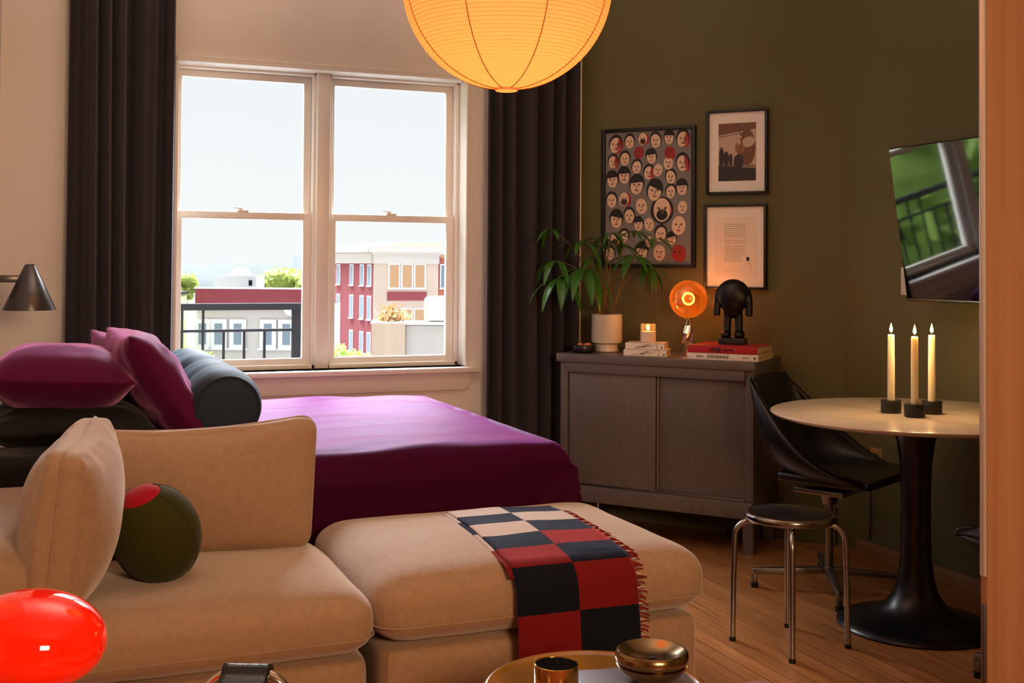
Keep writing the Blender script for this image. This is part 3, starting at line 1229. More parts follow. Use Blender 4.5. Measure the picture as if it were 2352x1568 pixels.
def book(label, c, rz, w, d, h, cover, seed, group, art=None, glyphs=None):
    """spine faces local -Y; pages show on the right end (+X)"""
    p = on_sb(c[0], c[1], c[2])
    root = thing('book', label, 'book', p, sb_ang + R(rz), group)
    t = 0.003
    b = MB()
    b.box((0, 0, h - t / 2), (w, d, t), 0.0008)
    b.box((0, 0, t / 2), (w, d, t), 0.0008)
    b.box((0, -d / 2 + t / 2, h / 2), (w, t, h), 0.0008)
    b.build('cover', cover, root)
    b = MB()
    b.box((0, t / 2, h / 2), (w - 0.004, d - 0.006, h - 2 * t - 0.0004))
    b.build('pages', M_PAGES, root, smooth=0)
    g = MB()
    rnd = random.Random(seed)
    for (x0, x1, z0, z1, mi) in (glyphs or []):
        x = x0
        while x < x1:
            wd = rnd.uniform(0.003, 0.006)
            zz = rnd.uniform(0.55, 1.0)
            g.box((x + wd / 2, -d / 2 - 0.0004, (z0 + z1) / 2), (wd, 0.0012, (z1 - z0) * zz), mi=mi)
            if rnd.random() < 0.5:
                g.box((x + wd * 0.9, -d / 2 - 0.0004, z0 + (z1 - z0) * rnd.random()), (wd * 1.2, 0.0012, 0.0016), mi=mi)
            x += wd + rnd.uniform(0.0015, 0.003)
    if art == 'drawing':
        for k in range(26):
            x = rnd.gauss(-0.01, 0.022)
            z = h * 0.45 + (x + 0.01) * 0.16 + rnd.gauss(0, h * 0.10)
            z = max(0.004, min(h - 0.004, z))
            g.box((x, -d / 2 - 0.0004, z), (rnd.uniform(0.008, 0.02), 0.0012, rnd.uniform(0.0008, 0.002)), mi=1, rot=Matrix.Rotation(R(-14 + rnd.uniform(-12, 12)), 4, 'Y'))
        g.box((w / 2 - 0.034, -d / 2 - 0.0004, h * 0.5), (0.002, 0.0012, h * 0.9), mi=1)
        g.box((w / 2 - 0.012, -d / 2 - 0.0004, h * 0.32), (0.006, 0.0012, 0.008), mi=0)
    if art == 'seal':
        k = MB()
        k.cyl((w / 2 - 0.016, -d / 2 + 0.001, h / 2), (w / 2 - 0.016, -d / 2 - 0.0008, h / 2), 0.005, seg=16, mi=0)
        k.build('round_mark', M_INK, root)
    g.build('spine_print', [M_INK, M_GREYINK], root, smooth=0)
    return root


LBX, LBY = -0.060, 0.105
book('lower white book under the candle jar', (LBX, LBY, 0), 12, 0.195, 0.13, 0.030, M_WHITECOVER, 2, 'books on the sideboard', 'drawing')
book('upper white book directly under the candle jar', (LBX - 0.004, LBY + 0.004, 0.0302), 12, 0.178, 0.115, 0.030, M_WHITECOVER, 5, 'books on the sideboard', 'drawing')
RBX, RBY = 0.318, 0.150
book('white book under the red book at the right of the sideboard', (RBX, RBY, 0), 2, 0.318, 0.265, 0.030, M_WHITECOVER, 12, 'books on the sideboard', 'seal',
     [(-0.115, -0.085, 0.010, 0.020, 1), (-0.065, 0.025, 0.007, 0.024, 1), (0.09, 0.115, 0.012, 0.018, 1)])
book('red book with black lettering under the black figure', (RBX - 0.002, RBY + 0.002, 0.0302), 2, 0.310, 0.258, 0.032, M_REDCOVER, 14, 'books on the sideboard', None,
     [(-0.055, -0.010, 0.006, 0.026, 0), (0.006, 0.048, 0.008, 0.022, 0)])

# candle jar on the white books
cj = thing('candle_jar', 'lit candle in a glass jar on the two white books', 'candle', on_sb(LBX - 0.002, LBY + 0.012, 0.0606), sb_ang)
b = MB()
b.lathe([(0, 0.0), (0.033, 0.0), (0.0355, 0.003), (0.0355, 0.046), (0.0345, 0.048), (0, 0.048)], seg=40)
b.build('frosted_cup', mat('frosted_candle_cup', 'E6CDB6', 0.6, bump=(120, 0.25)), cj)
b = MB()
b.lathe([(0.0325, 0.048), (0.0325, 0.082), (0.0335, 0.083), (0.0335, 0.048)], seg=40)
b.build('glass_rim', M_JARGLASS, cj)
b = MB()
b.cyl((0, 0, 0.048), (0, 0, 0.054), 0.0012, seg=8)
b.build('wick', M_WICK, cj)


def flame_mesh(z0, h=0.030, r=0.0055):
    b = MB()
    b.lathe([(0, z0), (r * 0.6, z0 + h * 0.08), (r, z0 + h * 0.25), (r * 0.85, z0 + h * 0.45), (r * 0.45, z0 + h * 0.72), (0, z0 + h)], seg=20)
    return b


flame_mesh(0.052, 0.028, 0.007).build('flame', M_FLAME, cj)
lt = light('candle_jar_light', 'POINT', on_sb(LBX, LBY + 0.012, 0.0606 + 0.068), 0.35, (1.0, 0.52, 0.18), radius=0.012)

# dark dish with small peach pieces at the left end
dc = (-0.372, 0.085)
ds = thing('dish', 'small black notched dish at the left end of the sideboard', 'dish', on_sb(dc[0], dc[1], 0))
b = MB()
b.lathe([(0, 0.0), (0.040, 0.0), (0.056, 0.008), (0.060, 0.022), (0.056, 0.038), (0.048, 0.040), (0.043, 0.036), (0.042, 0.012), (0, 0.010)], seg=40)
b.build('bowl', M_BLACKMETAL, ds)
for k, (a, lb) in enumerate(((200, 'left'), (285, 'middle'), (330, 'right'))):
    b = MB()
    b.ellipsoid((0, 0, 0.008), (0.014, 0.011, 0.009))
    p = on_sb(dc[0], dc[1], 0.036) + Vector((0.022 * math.cos(R(a)), 0.022 * math.sin(R(a)), -0.006))
    o = b.build('sweet', mat('peach_wrap', 'D88A66', 0.4), loc=p)
    tag(o, 'peach coloured wrapped sweet at the %s of the black dish' % lb, 'sweet', 'sweets in the black dish')

# potted plant
pl = on_sb(-0.312, 0.215, 0)
plant = thing('potted_plant', 'leafy umbrella plant in a cream pot on the sideboard', 'plant', pl, 0.0)
b = MB()
b.lathe([(0, 0.0), (0.050, 0.0), (0.055, 0.004), (0.053, 0.020), (0.051, 0.036), (0.055, 0.040), (0.070, 0.044), (0.0725, 0.050), (0.0725, 0.176), (0.0705, 0.178), (0.066, 0.176), (0.066, 0.158), (0, 0.158)], seg=56)
b.build('pot', M_CERAMIC, plant)
b = MB()
b.lathe([(0, 0.168), (0.03, 0.169), (0.066, 0.164)], seg=32)
b.build('soil', M_SOIL, plant)

CR = Vector((0.9266, -0.376, 0))        # across the view
CF = Vector((0.376, 0.9266, 0))         # away from the camera


def leaflet(bm, base, tip_dir, length, width, droop, rnd, mi=0):
    """one pointed drooping leaflet with a folded midrib"""
    d = tip_dir.normalized()
    side = d.cross(Vector((0, 0, 1)))
    if side.length < 1e-3:
        side = Vector((1, 0, 0))
    side.normalize()
    n = 10
    pos = base.copy()
    dirv = d.copy()
    rows = []
    for i in range(n + 1):
        t = i / n
        w = width * (math.sin(PI * min(1, t ** 0.8)) ** 0.85) * (1 - 0.15 * t) if 0 < t < 1 else 0.0006
        w = max(w, 0.0006)
        up = side.cross(dirv).normalized()
        rows.append((pos - side * w + up * w * 0.28, pos.copy(), pos + side * w + up * w * 0.28))
        dirv = (dirv + Vector((0, 0, -droop / n))).normalized()
        pos = pos + dirv * (length / n)
    t_ = bmesh.new()
    V = [[t_.verts.new(p) for p in r] for r in rows]
    for i in range(n):
        for j in range(2):
            t_.faces.new((V[i][j], V[i + 1][j], V[i + 1][j + 1], V[i][j + 1]))
    bm._add(t_, mi)


# clusters: (across, depth, height above sideboard, heading degrees across view, leaflets, length, spread mode)
CL = [
    (-0.270, -0.06, 0.575, 200, 4, 0.125, 1.2, 0.9),
    (-0.120, -0.09, 0.520, 250, 5, 0.150, 1.0, 1.0),
    (-0.040, -0.03, 0.535, 60, 5, 0.125, 1.0, 0.7),
    (-0.245, -0.09, 0.430, 215, 4, 0.170, 1.4, 0.8),
    (-0.225, -0.12, 0.350, 230, 5, 0.190, 1.7, 0.7),
    (-0.115, -0.12, 0.390, 265, 6, 0.240, 2.0, 0.6),
    (0.215, -0.07, 0.535, 330, 6, 0.125, 0.9, 1.0),
    (0.110, -0.11, 0.455, 290, 7, 0.175, 1.2, 1.0),
    (0.050, -0.03, 0.510, 80, 5, 0.140, 1.1, 1.0),
    (-0.060, -0.06, 0.450, 180, 5, 0.135, 1.2, 0.9),
    (0.185, -0.02, 0.400, 340, 5, 0.150, 1.7, 0.8),
    (0.125, -0.04, 0.570, 30, 5, 0.115, 0.9, 1.0),
    (0.010, -0.10, 0.560, 300, 5, 0.120, 1.0, 1.0),
]
rnd = random.Random(21)
stem_roots = [(-0.02, 0.0), (0.012, 0.012), (0.022, -0.012), (0.0, 0.02)]
for k, (a, dpt, hz, hd_, n, ln, droop, spr) in enumerate(CL):
    c = CR * a + CF * dpt + Vector((0, 0, hz))
    b = MB()
    for i in range(n):
        az = R(hd_) + (i - (n - 1) / 2) * (2 * PI / (n + 1.5)) * spr
        d = CR * math.cos(az) + CF * math.sin(az) + Vector((0, 0, rnd.uniform(-0.15, 0.25)))
        leaflet(b, c, d, ln * rnd.uniform(0.95, 1.2), ln * rnd.uniform(0.090, 0.118), droop * rnd.uniform(0.8, 1.5), rnd)
    lc = b.build('leaf_cluster', M_LEAF, plant, smooth=60)
    r0 = stem_roots[k % 4]
    s = MB()
    base = Vector((r0[0], r0[1], 0.165))
    midp = base.lerp(c, 0.5) + Vector((0, 0, 0.10)) - (CR * a) * 0.22
    pts = bez(base, midp, c, 14)
    s.tube(pts, 0.004, 8, radii=[0.0042 - 0.0026 * i / 14 for i in range(15)])
    s.build('stem', M_STEM, plant)



def globe_mat():
    m = bpy.data.materials.new('copper_mirror_glass')
    m.use_nodes = True
    nt = m.node_tree
    nt.nodes.clear()
    o = nt.nodes.new('ShaderNodeOutputMaterial')
    tr = nt.nodes.new('ShaderNodeBsdfTransparent')
    tr.inputs['Color'].default_value = lin('FFC890')
    gl = nt.nodes.new('ShaderNodeBsdfGlossy')
    gl.inputs['Color'].default_value = lin('E8B48C')
    gl.inputs['Roughness'].default_value = 0.02
    tl = nt.nodes.new('ShaderNodeBsdfTranslucent')
    tl.inputs['Color'].default_value = lin('FFA040')
    m1 = nt.nodes.new('ShaderNodeMixShader')
    m1.inputs[0].default_value = 0.42
    m2 = nt.nodes.new('ShaderNodeMixShader')
    m2.inputs[0].default_value = 0.085
    nt.links.new(tr.outputs[0], m1.inputs[1])
    nt.links.new(gl.outputs[0], m1.inputs[2])
    nt.links.new(m1.outputs[0], m2.inputs[1])
    nt.links.new(tl.outputs[0], m2.inputs[2])
    nt.links.new(m2.outputs[0], o.inputs[0])
    return m


# ball lamp with faceted silver foot
lp = on_sb(0.088, 0.235, 0)
bl = thing('globe_lamp', 'glowing copper glass globe lamp on a twisted silver foot', 'lamp', lp, 0)
b = MB()
t = bmesh.new()
rings = []
NF = 6
for i, (r, z, tw) in enumerate(((0.042, 0.0, 0), (0.040, 0.012, 6), (0.033, 0.055, 38), (0.024, 0.10, 78), (0.016, 0.135, 105), (0.010, 0.155, 120), (0.010, 0.165, 120))):
    ring = []
    for k in range(NF * 2):
        a = 2 * PI * k / (NF * 2) + R(tw)
        q = r * (1.0 if k % 2 == 0 else 0.72)
        ring.append(t.verts.new((q * math.cos(a), q * math.sin(a), z)))
    rings.append(ring)
for r0, r1 in zip(rings[:-1], rings[1:]):
    for k in range(NF * 2):
        t.faces.new((r0[k], r0[(k + 1) % (NF * 2)], r1[(k + 1) % (NF * 2)], r1[k]))
t.faces.new(list(reversed(rings[0])))
t.faces.new(rings[-1])
b._add(t, 0)
b.build('foot', M_SILVERTREE, bl, smooth=20)
b = MB()
gz = 0.256
b.ellipsoid((0, 0, gz), (0.087, 0.087, 0.087), u=56, v=36)
b.build('globe', globe_mat(), bl, smooth=80)
nrm = (-CF * 0.96 + CR * 0.12 + Vector((0, 0, 0.1))).normalized()
q = nrm.to_track_quat('Z', 'Y').to_matrix().to_4x4()
b = MB()
pts = [q @ Vector((0.026 * math.cos(2 * PI * k / 40), 0.026 * math.sin(2 * PI * k / 40), 0)) for k in range(41)]
b.tube([p + Vector((0, 0, gz + 0.002)) for p in pts], 0.0042, 10, caps=False)
b.build('ring_bulb', emit('globe_filament', 'FFB048', 26.0), bl)
b = MB()
b.cyl(Vector((0, 0, gz + 0.002)) - nrm * 0.004, Vector((0, 0, gz + 0.002)) + nrm * 0.004, 0.0215, seg=32)
b.build('bulb_disc', mat('bulb_bronze', '8A5A26', 0.3, 0.8), bl)
b = MB()
b.cyl((0, 0, 0.160), (0, 0, gz - 0.02), 0.006, seg=16)
b.cyl((0, 0, 0.163), (0, 0, 0.172), 0.018, seg=24)
b.build('socket', M_GOLD, bl)
light('globe_lamp_light', 'POINT', lp + Vector((0, 0, gz)), 3.2, (1.0, 0.50, 0.16), radius=0.03)

# black figure sculpture on the red book
sp = on_sb(RBX + 0.004, RBY + 0.02, 0.0626)
sc_ = thing('figure_sculpture', 'abstract black bowed figure sculpture standing on the red book', 'sculpture', sp, sb_ang + R(8))
b = MB()
b.box((0, 0, 0.014), (0.115, 0.085, 0.028), 0.0015)
b.build('plinth', mat('black_plinth', '19171A', 0.5), sc_)
b = MB()
zt = 0.028
b.ellipsoid((0, 0, zt + 0.178), (0.076, 0.046, 0.070))
b.ellipsoid((0, -0.004, zt + 0.150), (0.056, 0.038, 0.052))
b.ellipsoid((0, -0.002, zt + 0.118), (0.043, 0.030, 0.036))
for sx in (-1, 1):
    b.tube(smooth_path([(sx * 0.060, 0, zt + 0.200), (sx * 0.068, -0.003, zt + 0.175), (sx * 0.0715, -0.006, zt + 0.140), (sx * 0.0715, -0.008, zt + 0.108), (sx * 0.070, -0.008, zt + 0.092)], 5), 0.0165, 16)
    b.tube(smooth_path([(sx * 0.023, 0, zt + 0.130), (sx * 0.025, 0, zt + 0.09), (sx * 0.026, 0, zt + 0.05), (sx * 0.029, -0.002, zt + 0.012)], 5), 0.0175, 16)
    b.ellipsoid((sx * 0.030, -0.008, zt + 0.014), (0.024, 0.030, 0.020))
fo = b.build('body', M_EBONY, sc_, smooth=80, M=Matrix.Translation((0, 0, 0.028)) @ Matrix.Diagonal((1.0, 1.0, 1.055, 1)) @ Matrix.Translation((0, 0, -0.028)))
md = fo.modifiers.new('fuse', 'REMESH')
md.mode = 'VOXEL'
md.voxel_size = 0.0032
md.use_smooth_shade = True
md = fo.modifiers.new('polish', 'SMOOTH')
md.factor = 0.6
md.iterations = 6

# ------------------------------------------------------------------ framed pictures on the accent wall
WM = Matrix.Translation(CC) @ Matrix.Rotation(sb_ang, 4, 'Z')   # local x to the right, y into wall; wall at y=0


def wall_frame(label, t0, t1, z0, z1, bw, depth, group):
    """t measured from the right-hand corner, going left"""
    cx = -(t0 + t1) / 2
    p = WM @ Vector((cx, 0, (z0 + z1) / 2))
    root = thing('picture_frame', label, 'picture', p, sb_ang, group)
    w, h = abs(t1 - t0), z1 - z0
    b = MB()
    for s in (-1, 1):
        b.box((s * (w / 2 - bw / 2), -depth / 2, 0), (bw, depth, h), 0.0015)
        b.box((0, -depth / 2, s * (h / 2 - bw / 2)), (w - 2 * bw + 0.002, depth, bw), 0.0015)
    b.build('frame', M_BLACKFRAME, root)
    b = MB()
    b.box((0, -0.006, 0), (w - bw, 0.008, h - bw))
    b.build('backing', M_INK, root, smooth=0)
    return root, w - 2 * bw, h - 2 * bw


def disc(bm, x, z, rx, rz, y, mi, rotdeg=0, a0=0, a1=360, seg=20, pw=1.0):
    """flat filled patch facing the room (local -Y)"""
    t = bmesh.new()
    vs_ = []
    full = abs(a1 - a0) >= 360
    n = seg
    ca, sa = math.cos(R(rotdeg)), math.sin(R(rotdeg))
    for k in range(n + (0 if full else 1)):
        a = R(a0 + (a1 - a0) * k / n)
        u, w = rx * math.cos(a), rz * math.sin(a)
        vs_.append(t.verts.new((x + u * ca - w * sa, y, z + u * sa + w * ca)))
    f = t.faces.new(vs_)
    f.normal_update()
    if f.normal.y > 0:
        f.normal_flip()
    bm._add(t, mi)


PGRP = 'framed pictures on the olive wall'
fr, w, h = wall_frame('large black framed print crowded with small cartoon heads', 0.690, 1.174, 1.227, 1.907, 0.018, 0.028, PGRP)
b = MB()
b.box((0, -0.0125, 0), (w + 0.004, 0.004, h + 0.004), mi=0)
HEADS = [(190, 350, 1.25, 'r'), (310, 330, 1.0, 'd'), (420, 310, .95, 'b'), (525, 330, 1.1, 'e'), (635, 310, 1.0, 'k'), (745, 325, 1.2, 'r'), (170, 490, 1.0, 'r'), (270, 470, 1.05, 'd'), (380, 420, .95, 'R'),
         (490, 460, 1.05, 'k'), (635, 430, 1.0, 'R'), (745, 520, 1.25, 'r'), (370, 540, 1.0, 'd'), (470, 590, 1.05, 'r'), (545, 570, 1.0, 'p'), (630, 515, 1.05, 'p'), (650, 630, 1.05, 'e'), (165, 640, 1.2, 'h'),
         (265, 610, 1.2, 'h'), (370, 690, 1.4, 'H'), (740, 720, 1.1, 'k'), (160, 810, 1.1, 'd'), (265, 800, 1.1, 'b'), (410, 860, 1.25, 'p'), (520, 740, 1.5, 'k'), (650, 750, 1.0, 'd'), (580, 890, 1.9, 'B'),
         (745, 875, 1.0, 'p'), (200, 970, 1.3, 'H'), (310, 940, 1.1, 'd'), (385, 1010, 1.0, 'h'), (475, 1010, 1.05, 'p'), (715, 1020, 1.5, 'p'), (265, 1110, 1.0, 'd'), (570, 1090, 1.15, 'd'), (190, 1130, 1.0, 'b'),
         (415, 1230, 1.25, 'h'), (560, 1240, 1.3, 'p'), (705, 1240, 1.3, 'R'), (150, 1250, 1.0, 'd'), (480, 1150, .9, 'p'), (660, 1130, .9, 'h')]
rnd = random.Random(31)
y0 = -0.0150
for (px, py, s, kd) in HEADS:
    x = ((px - 108) / 712 - 0.5) * w
    z = (0.5 - (py - 252) / 1085) * h
    rx, rz = 0.025 * s, 0.033 * s
    rt = rnd.uniform(-14, 14)
    yy = y0 - rnd.uniform(0, 0.0003)
    skin = 1 if kd not in 'R' else 3
    if kd in 'rRb':
        disc(b, x + rx * 0.45, z - rz * 0.15, rx * 0.9, rz * 0.95, yy + 0.0002, 3, rt)
    if kd in 'dhHrek':
        disc(b, x, z + rz * 0.14, rx * 1.16, rz * 1.08, yy, 2, rt)
    if kd == 'B':
        disc(b, x, z - rz * 0.1, rx * 1.25, rz * 1.05, yy, 2, rt)
        disc(b, x + rx * .5, z - rz * .15, rx * .6, rz * .4, yy - 0.0002, 3, rt)
    disc(b, x, z - rz * 0.08, rx * 0.92, rz * 0.92, yy - 0.0004, skin, rt)
    if kd in 'kH':
        disc(b, x, z + rz * 0.1, rx * 0.98, rz * 0.85, yy - 0.0006, 2, rt + rnd.uniform(-20, 20), 10, 170)
    if kd == 'h':
        disc(b, x, z + rz * 0.25, rx * 1.0, rz * 0.7, yy - 0.0006, 2, rt, 0, 180)
    if kd == 'r':
        disc(b, x + rx * 0.35, z, rx * 0.55, rz * 0.75, yy - 0.0006, 3, rt, -90, 90)
    if kd in 'bB':
        disc(b, x, z - rz * 0.45, rx * 0.6, rz * 0.42, yy - 0.0007, 2, rt)
    # features: brows, nose line, mouth
    for sx in (-1, 1):
        disc(b, x + sx * rx * 0.36, z + rz * 0.08, rx * 0.2, rz * 0.045, yy - 0.0009, 2, rt + sx * 12)
        disc(b, x + sx * rx * 0.36, z - rz * 0.02, rx * 0.09, rz * 0.06, yy - 0.0009, 2, rt)
    disc(b, x + rx * 0.06, z - rz * 0.18, rx * 0.07, rz * 0.22, yy - 0.0009, 4, rt)
    disc(b, x, z - rz * 0.55, rx * 0.3, rz * 0.07, yy - 0.0009, 3 if rnd.random() < 0.5 else 2, rt)
b.build('print', [mat('print_grey_ground', '7C7878', 0.55), mat('print_cream', 'E0C2A8', 0.6), mat('print_black', '1F1718', 0.6), mat('print_red', '9E2A2A', 0.6), mat('print_brown', '8A5F48', 0.6)], fr, smooth=0)

fr, w, h = wall_frame('upper small black frame with a sepia cafe photograph in a white mat', 0.340, 0.634, 1.573, 1.967, 0.012, 0.030, PGRP)
b = MB()
b.box((0, -0.0125, 0), (w + 0.002, 0.004, h + 0.002))
b.build('mat_board', M_MATBOARD, fr, smooth=0)
b = MB()
pw_, ph_ = 0.180, 0.270
pz = 0.0
b.box((0, -0.0150, pz), (pw_, 0.0015, ph_), mi=0)
yy = -0.0160


def quad(bm, pts, y, mi):
    t = bmesh.new()
    f = t.faces.new([t.verts.new((p[0], y, p[1])) for p in pts])
    f.normal_update()
    if f.normal.y > 0:
        f.normal_flip()
    bm._add(t, mi)


X0, X1, Z0, Z1 = -pw_ / 2, pw_ / 2, -ph_ / 2, ph_ / 2
quad(b, [(X0, Z0), (X1, Z0), (X1, Z0 + .055), (X0, Z0 + .075)], yy, 1)
quad(b, [(X0, Z0 + .075), (X1, Z0 + .055), (X1, Z0 + .072), (X0, Z0 + .088)], yy, 2)
quad(b, [(X0, Z0 + .088), (X1, Z0 + .072), (X1, Z1 - .03), (X0, Z1 - .055)], yy, 3)
quad(b, [(X0, Z1 - .055), (X1, Z1 - .02), (X1, Z1), (X0, Z1)], yy, 4)
quad(b, [(X0, Z1 - .06), (X1 - .06, Z1 - .045), (X1 - .06, Z1 - .05), (X0, Z1 - .066)], yy - .0002, 2)
disc(b, X1 - .042, .02, .041, .085, yy - .0003, 4)
disc(b, X1 - .036, .045, .032, .024, yy - .0004, 3, 20)
for (x, z, rx, rz) in ((-.075, -.02, .012, .045), (-.052, -.03, .014, .035), (-.03, -.035, .009, .028)):
    disc(b, x, z, rx, rz, yy - .0004, 1)
disc(b, .012, .02, .022, .030, yy - .0005, 5)
disc(b, .010, .045, .010, .012, yy - .0006, 3)
disc(b, .008, -.045, .024, .035, yy - .0006, 1)
quad(b, [(0.004, Z1), (0.007, Z1), (0.020, .07), (0.017, .07)], yy - .0006, 1)
disc(b, 0.018, .068, .005, .006, yy - .0008, 3)
quad(b, [(0.022, .05), (0.026, .05), (0.010, -.01), (0.006, -.01)], yy - .0007, 1)
b.build('photograph', [mat('sepia_mid', '6A5140', 0.45), mat('sepia_dark', '2A2220', 0.45), mat('sepia_grey', '8A7364', 0.45), mat('sepia_light', 'C3A994', 0.45), mat('sepia_brown', '74492C', 0.45), mat('sepia_warm', '98603C', .45)], fr, smooth=0)

fr, w, h = wall_frame('lower small black frame with a page of writing behind the black figure', 0.344, 0.644, 1.129, 1.526, 0.012, 0.030, PGRP)
b = MB()
b.box((0, -0.0125, 0), (w + 0.002, 0.004, h + 0.002))
b.build('mat_board', M_MATBOARD, fr, smooth=0)
b = MB()
b.box((0.0, -0.0150, 0.0), (0.200, 0.0015, 0.275), mi=0)
rnd = random.Random(77)
tx0, tx1 = -0.052, 0.050
for ln in range(19):
    z = 0.105 - ln * 0.0095
    x = tx0
    end = tx1 - (0.0 if ln < 16 else rnd.uniform(0.0, 0.03))
    while x < end:
        wd = rnd.uniform(0.004, 0.014)
        wd = min(wd, end - x)
        b.box((x + wd / 2, -0.0158, z + rnd.uniform(-.0006, .0006)), (wd, 0.0006, 0.0034 if ln not in (7, 10) else 0.0012), mi=1)
        x += wd + rnd.uniform(0.0015, 0.003)
for x in range(12):
    b.box((-0.05 + x * 0.0085, -0.0158, -0.112), (0.006, 0.0006, 0.0014), mi=1)
disc(b, 0.060, -0.055, 0.008, 0.008, -0.0160, 2)
quad(b, [(0.053, -.066), (0.067, -.066), (0.062, -.050), (0.058, -.050)], -.0161, 2)
for p, q_ in (((0.058, -.066), (0.056, -.085)), ((0.062, -.066), (0.072, -.088)), ((.072, -.088), (.076, -.105)), ((.076, -.105), (.068, -.110))):
    b.tube([(p[0], -0.0162, p[1]), (q_[0], -0.0162, q_[1])], 0.0007, 5, mi=1)
b.build('written_page', [M_PAPER, mat('faded_ink', 'AFA79B', 0.7), M_INK], fr, smooth=0)

# ------------------------------------------------------------------ television and wall plates on the right wall
tvh, tvl = 0.608, 1.06
tv = thing('television', 'wall mounted black television tilted forward on the olive wall', 'television', (3.20, 3.719 - tvl / 2, 1.105))
TT = Matrix.Rotation(R(-8.6), 4, 'Y')
b = MB()
b.box((0.012, 0, tvh / 2), (0.018, tvl, tvh), 0.004, rot=None)
b.build('housing', M_TVBEZEL, tv, M=TT)
b = MB()
b.box((0.0022, 0, tvh / 2 + 0.003), (0.003, tvl - 0.010, tvh - 0.016))
b.build('screen', M_SCREEN, tv, smooth=0, M=TT)
b = MB()
b.box((0.001, 0, 0.005), (0.004, tvl, 0.010), 0.001)
b.build('lower_bezel', M_STEEL, tv, M=TT)
b = MB()
b.box((0.035, 0, tvh / 2 - 0.03), (0.03, tvl * 0.6, tvh * 0.55), 0.008)
b.build('rear_box', M_TVBEZEL, tv, M=TT)
b = MB()
b.box((0.09, 0, 0.26), (0.10, 0.08, 0.08), 0.003)
b.box((0.132, 0, 0.26), (0.012, 0.22, 0.22), 0.003)
b.build('wall_bracket', M_BLACKMETAL, tv)
b = MB()
b.box((XR - 0.012, 3.852, 1.180), (0.024, 0.075, 0.115), 0.004)
o = b.build('wall_plate', M_OFFWHITE)
tag(o, 'small white cable plate on the olive wall peeping out under the television', 'wall plate')
ol = thing('power_outlet', 'metal outlet plate with a black plug on the olive wall under the table', 'outlet', (XR, 4.065, 0.406))
b = MB()
b.box((-0.003, 0, 0), (0.006, 0.075, 0.118), 0.002)
b.build('plate', M_SWITCH, ol)
b = MB()
b.box((-0.020, 0.006, -0.018), (0.030, 0.03, 0.032), 0.006)
b.tube(smooth_path([(-0.032, 0.006, -0.026), (-0.036, 0.008, -0.06), (-0.024, 0.01, -0.16), (-0.030, 0.01, -0.33)], 5), 0.0028, 8)
b.build('plug', M_PLUG, ol)
b = MB()
b.box((-0.0065, 0, 0.022), (0.002, 0.034, 0.028), 0.003)
b.build('socket_face', mat('outlet_face', '5E4830', 0.5), ol)

# ------------------------------------------------------------------ pedestal table, candles
TCX, TCY, TR = 2.835, 3.247, 0.494
tb = thing('pedestal_table', 'round cream marble table on a black trumpet pedestal', 'table', (TCX, TCY, 0))
b = MB()
b.lathe([(0, 0.712), (TR - 0.03, 0.712), (TR - 0.006, 0.720), (TR, 0.727), (TR - 0.001, 0.7295), (TR - 0.004, 0.7305), (0, 0.7305)], seg=128)
b.build('tabletop', M_MARBLE, tb)
b = MB()
prof = [(0, 0.0), (0.262, 0.0), (0.266, 0.006), (0.262, 0.013), (0.235, 0.022), (0.19, 0.032), (0.14, 0.048), (0.10, 0.075), (0.075, 0.115), (0.060, 0.165), (0.052, 0.24), (0.049, 0.34), (0.050, 0.46),
        (0.054, 0.56), (0.064, 0.635), (0.082, 0.680), (0.105, 0.702), (0.13, 0.7118), (0, 0.7118)]
b.lathe(prof, seg=96)
b.build('pedestal', M_BLACKMETAL, tb, smooth=60)

CS = []


def candle(label, x, y, first=None):
    z = 0.7307
    if first is None:
        r = thing('candle', label, 'candle', (x, y, z), 0, 'taper candles on the round table')
        b = MB()
        b.lathe([(0, 0), (0.033, 0), (0.0345, 0.002), (0.0345, 0.042), (0.033, 0.044), (0.014, 0.044), (0.0135, 0.030), (0, 0.030)], seg=48)
        b.build('holder', mat('black_cast_iron', '1A1816', 0.55), r)
        b = MB()
        b.lathe([(0, 0.031), (0.0125, 0.031), (0.0122, 0.18), (0.0112, 0.268), (0.0098, 0.272), (0, 0.271)], seg=32)
        b.build('taper', M_WAX, r)
        b = MB()
        b.cyl((0, 0, 0.27), (0.001, 0, 0.280), 0.0011, seg=8)
        b.build('wick', M_WICK, r)
        flame_mesh(0.279, 0.034, 0.0058).build('flame', M_FLAME, r)
    else:
        r = copy_tree(first)
        r.location = (x, y, z)
        r['label'] = label
    light('candle_flame_light', 'POINT', (x, y, z + 0.297), 2.8, (1.0, 0.55, 0.2), radius=0.012)
    return r


c0 = candle('left of the three lit ivory tapers in black holders on the round table', 2.766, 3.292)
candle('nearest and middle of the three lit ivory tapers on the round table', 2.768, 3.176, c0)
candle('right of the three lit ivory tapers in black holders on the round table', 2.885, 3.225, c0)

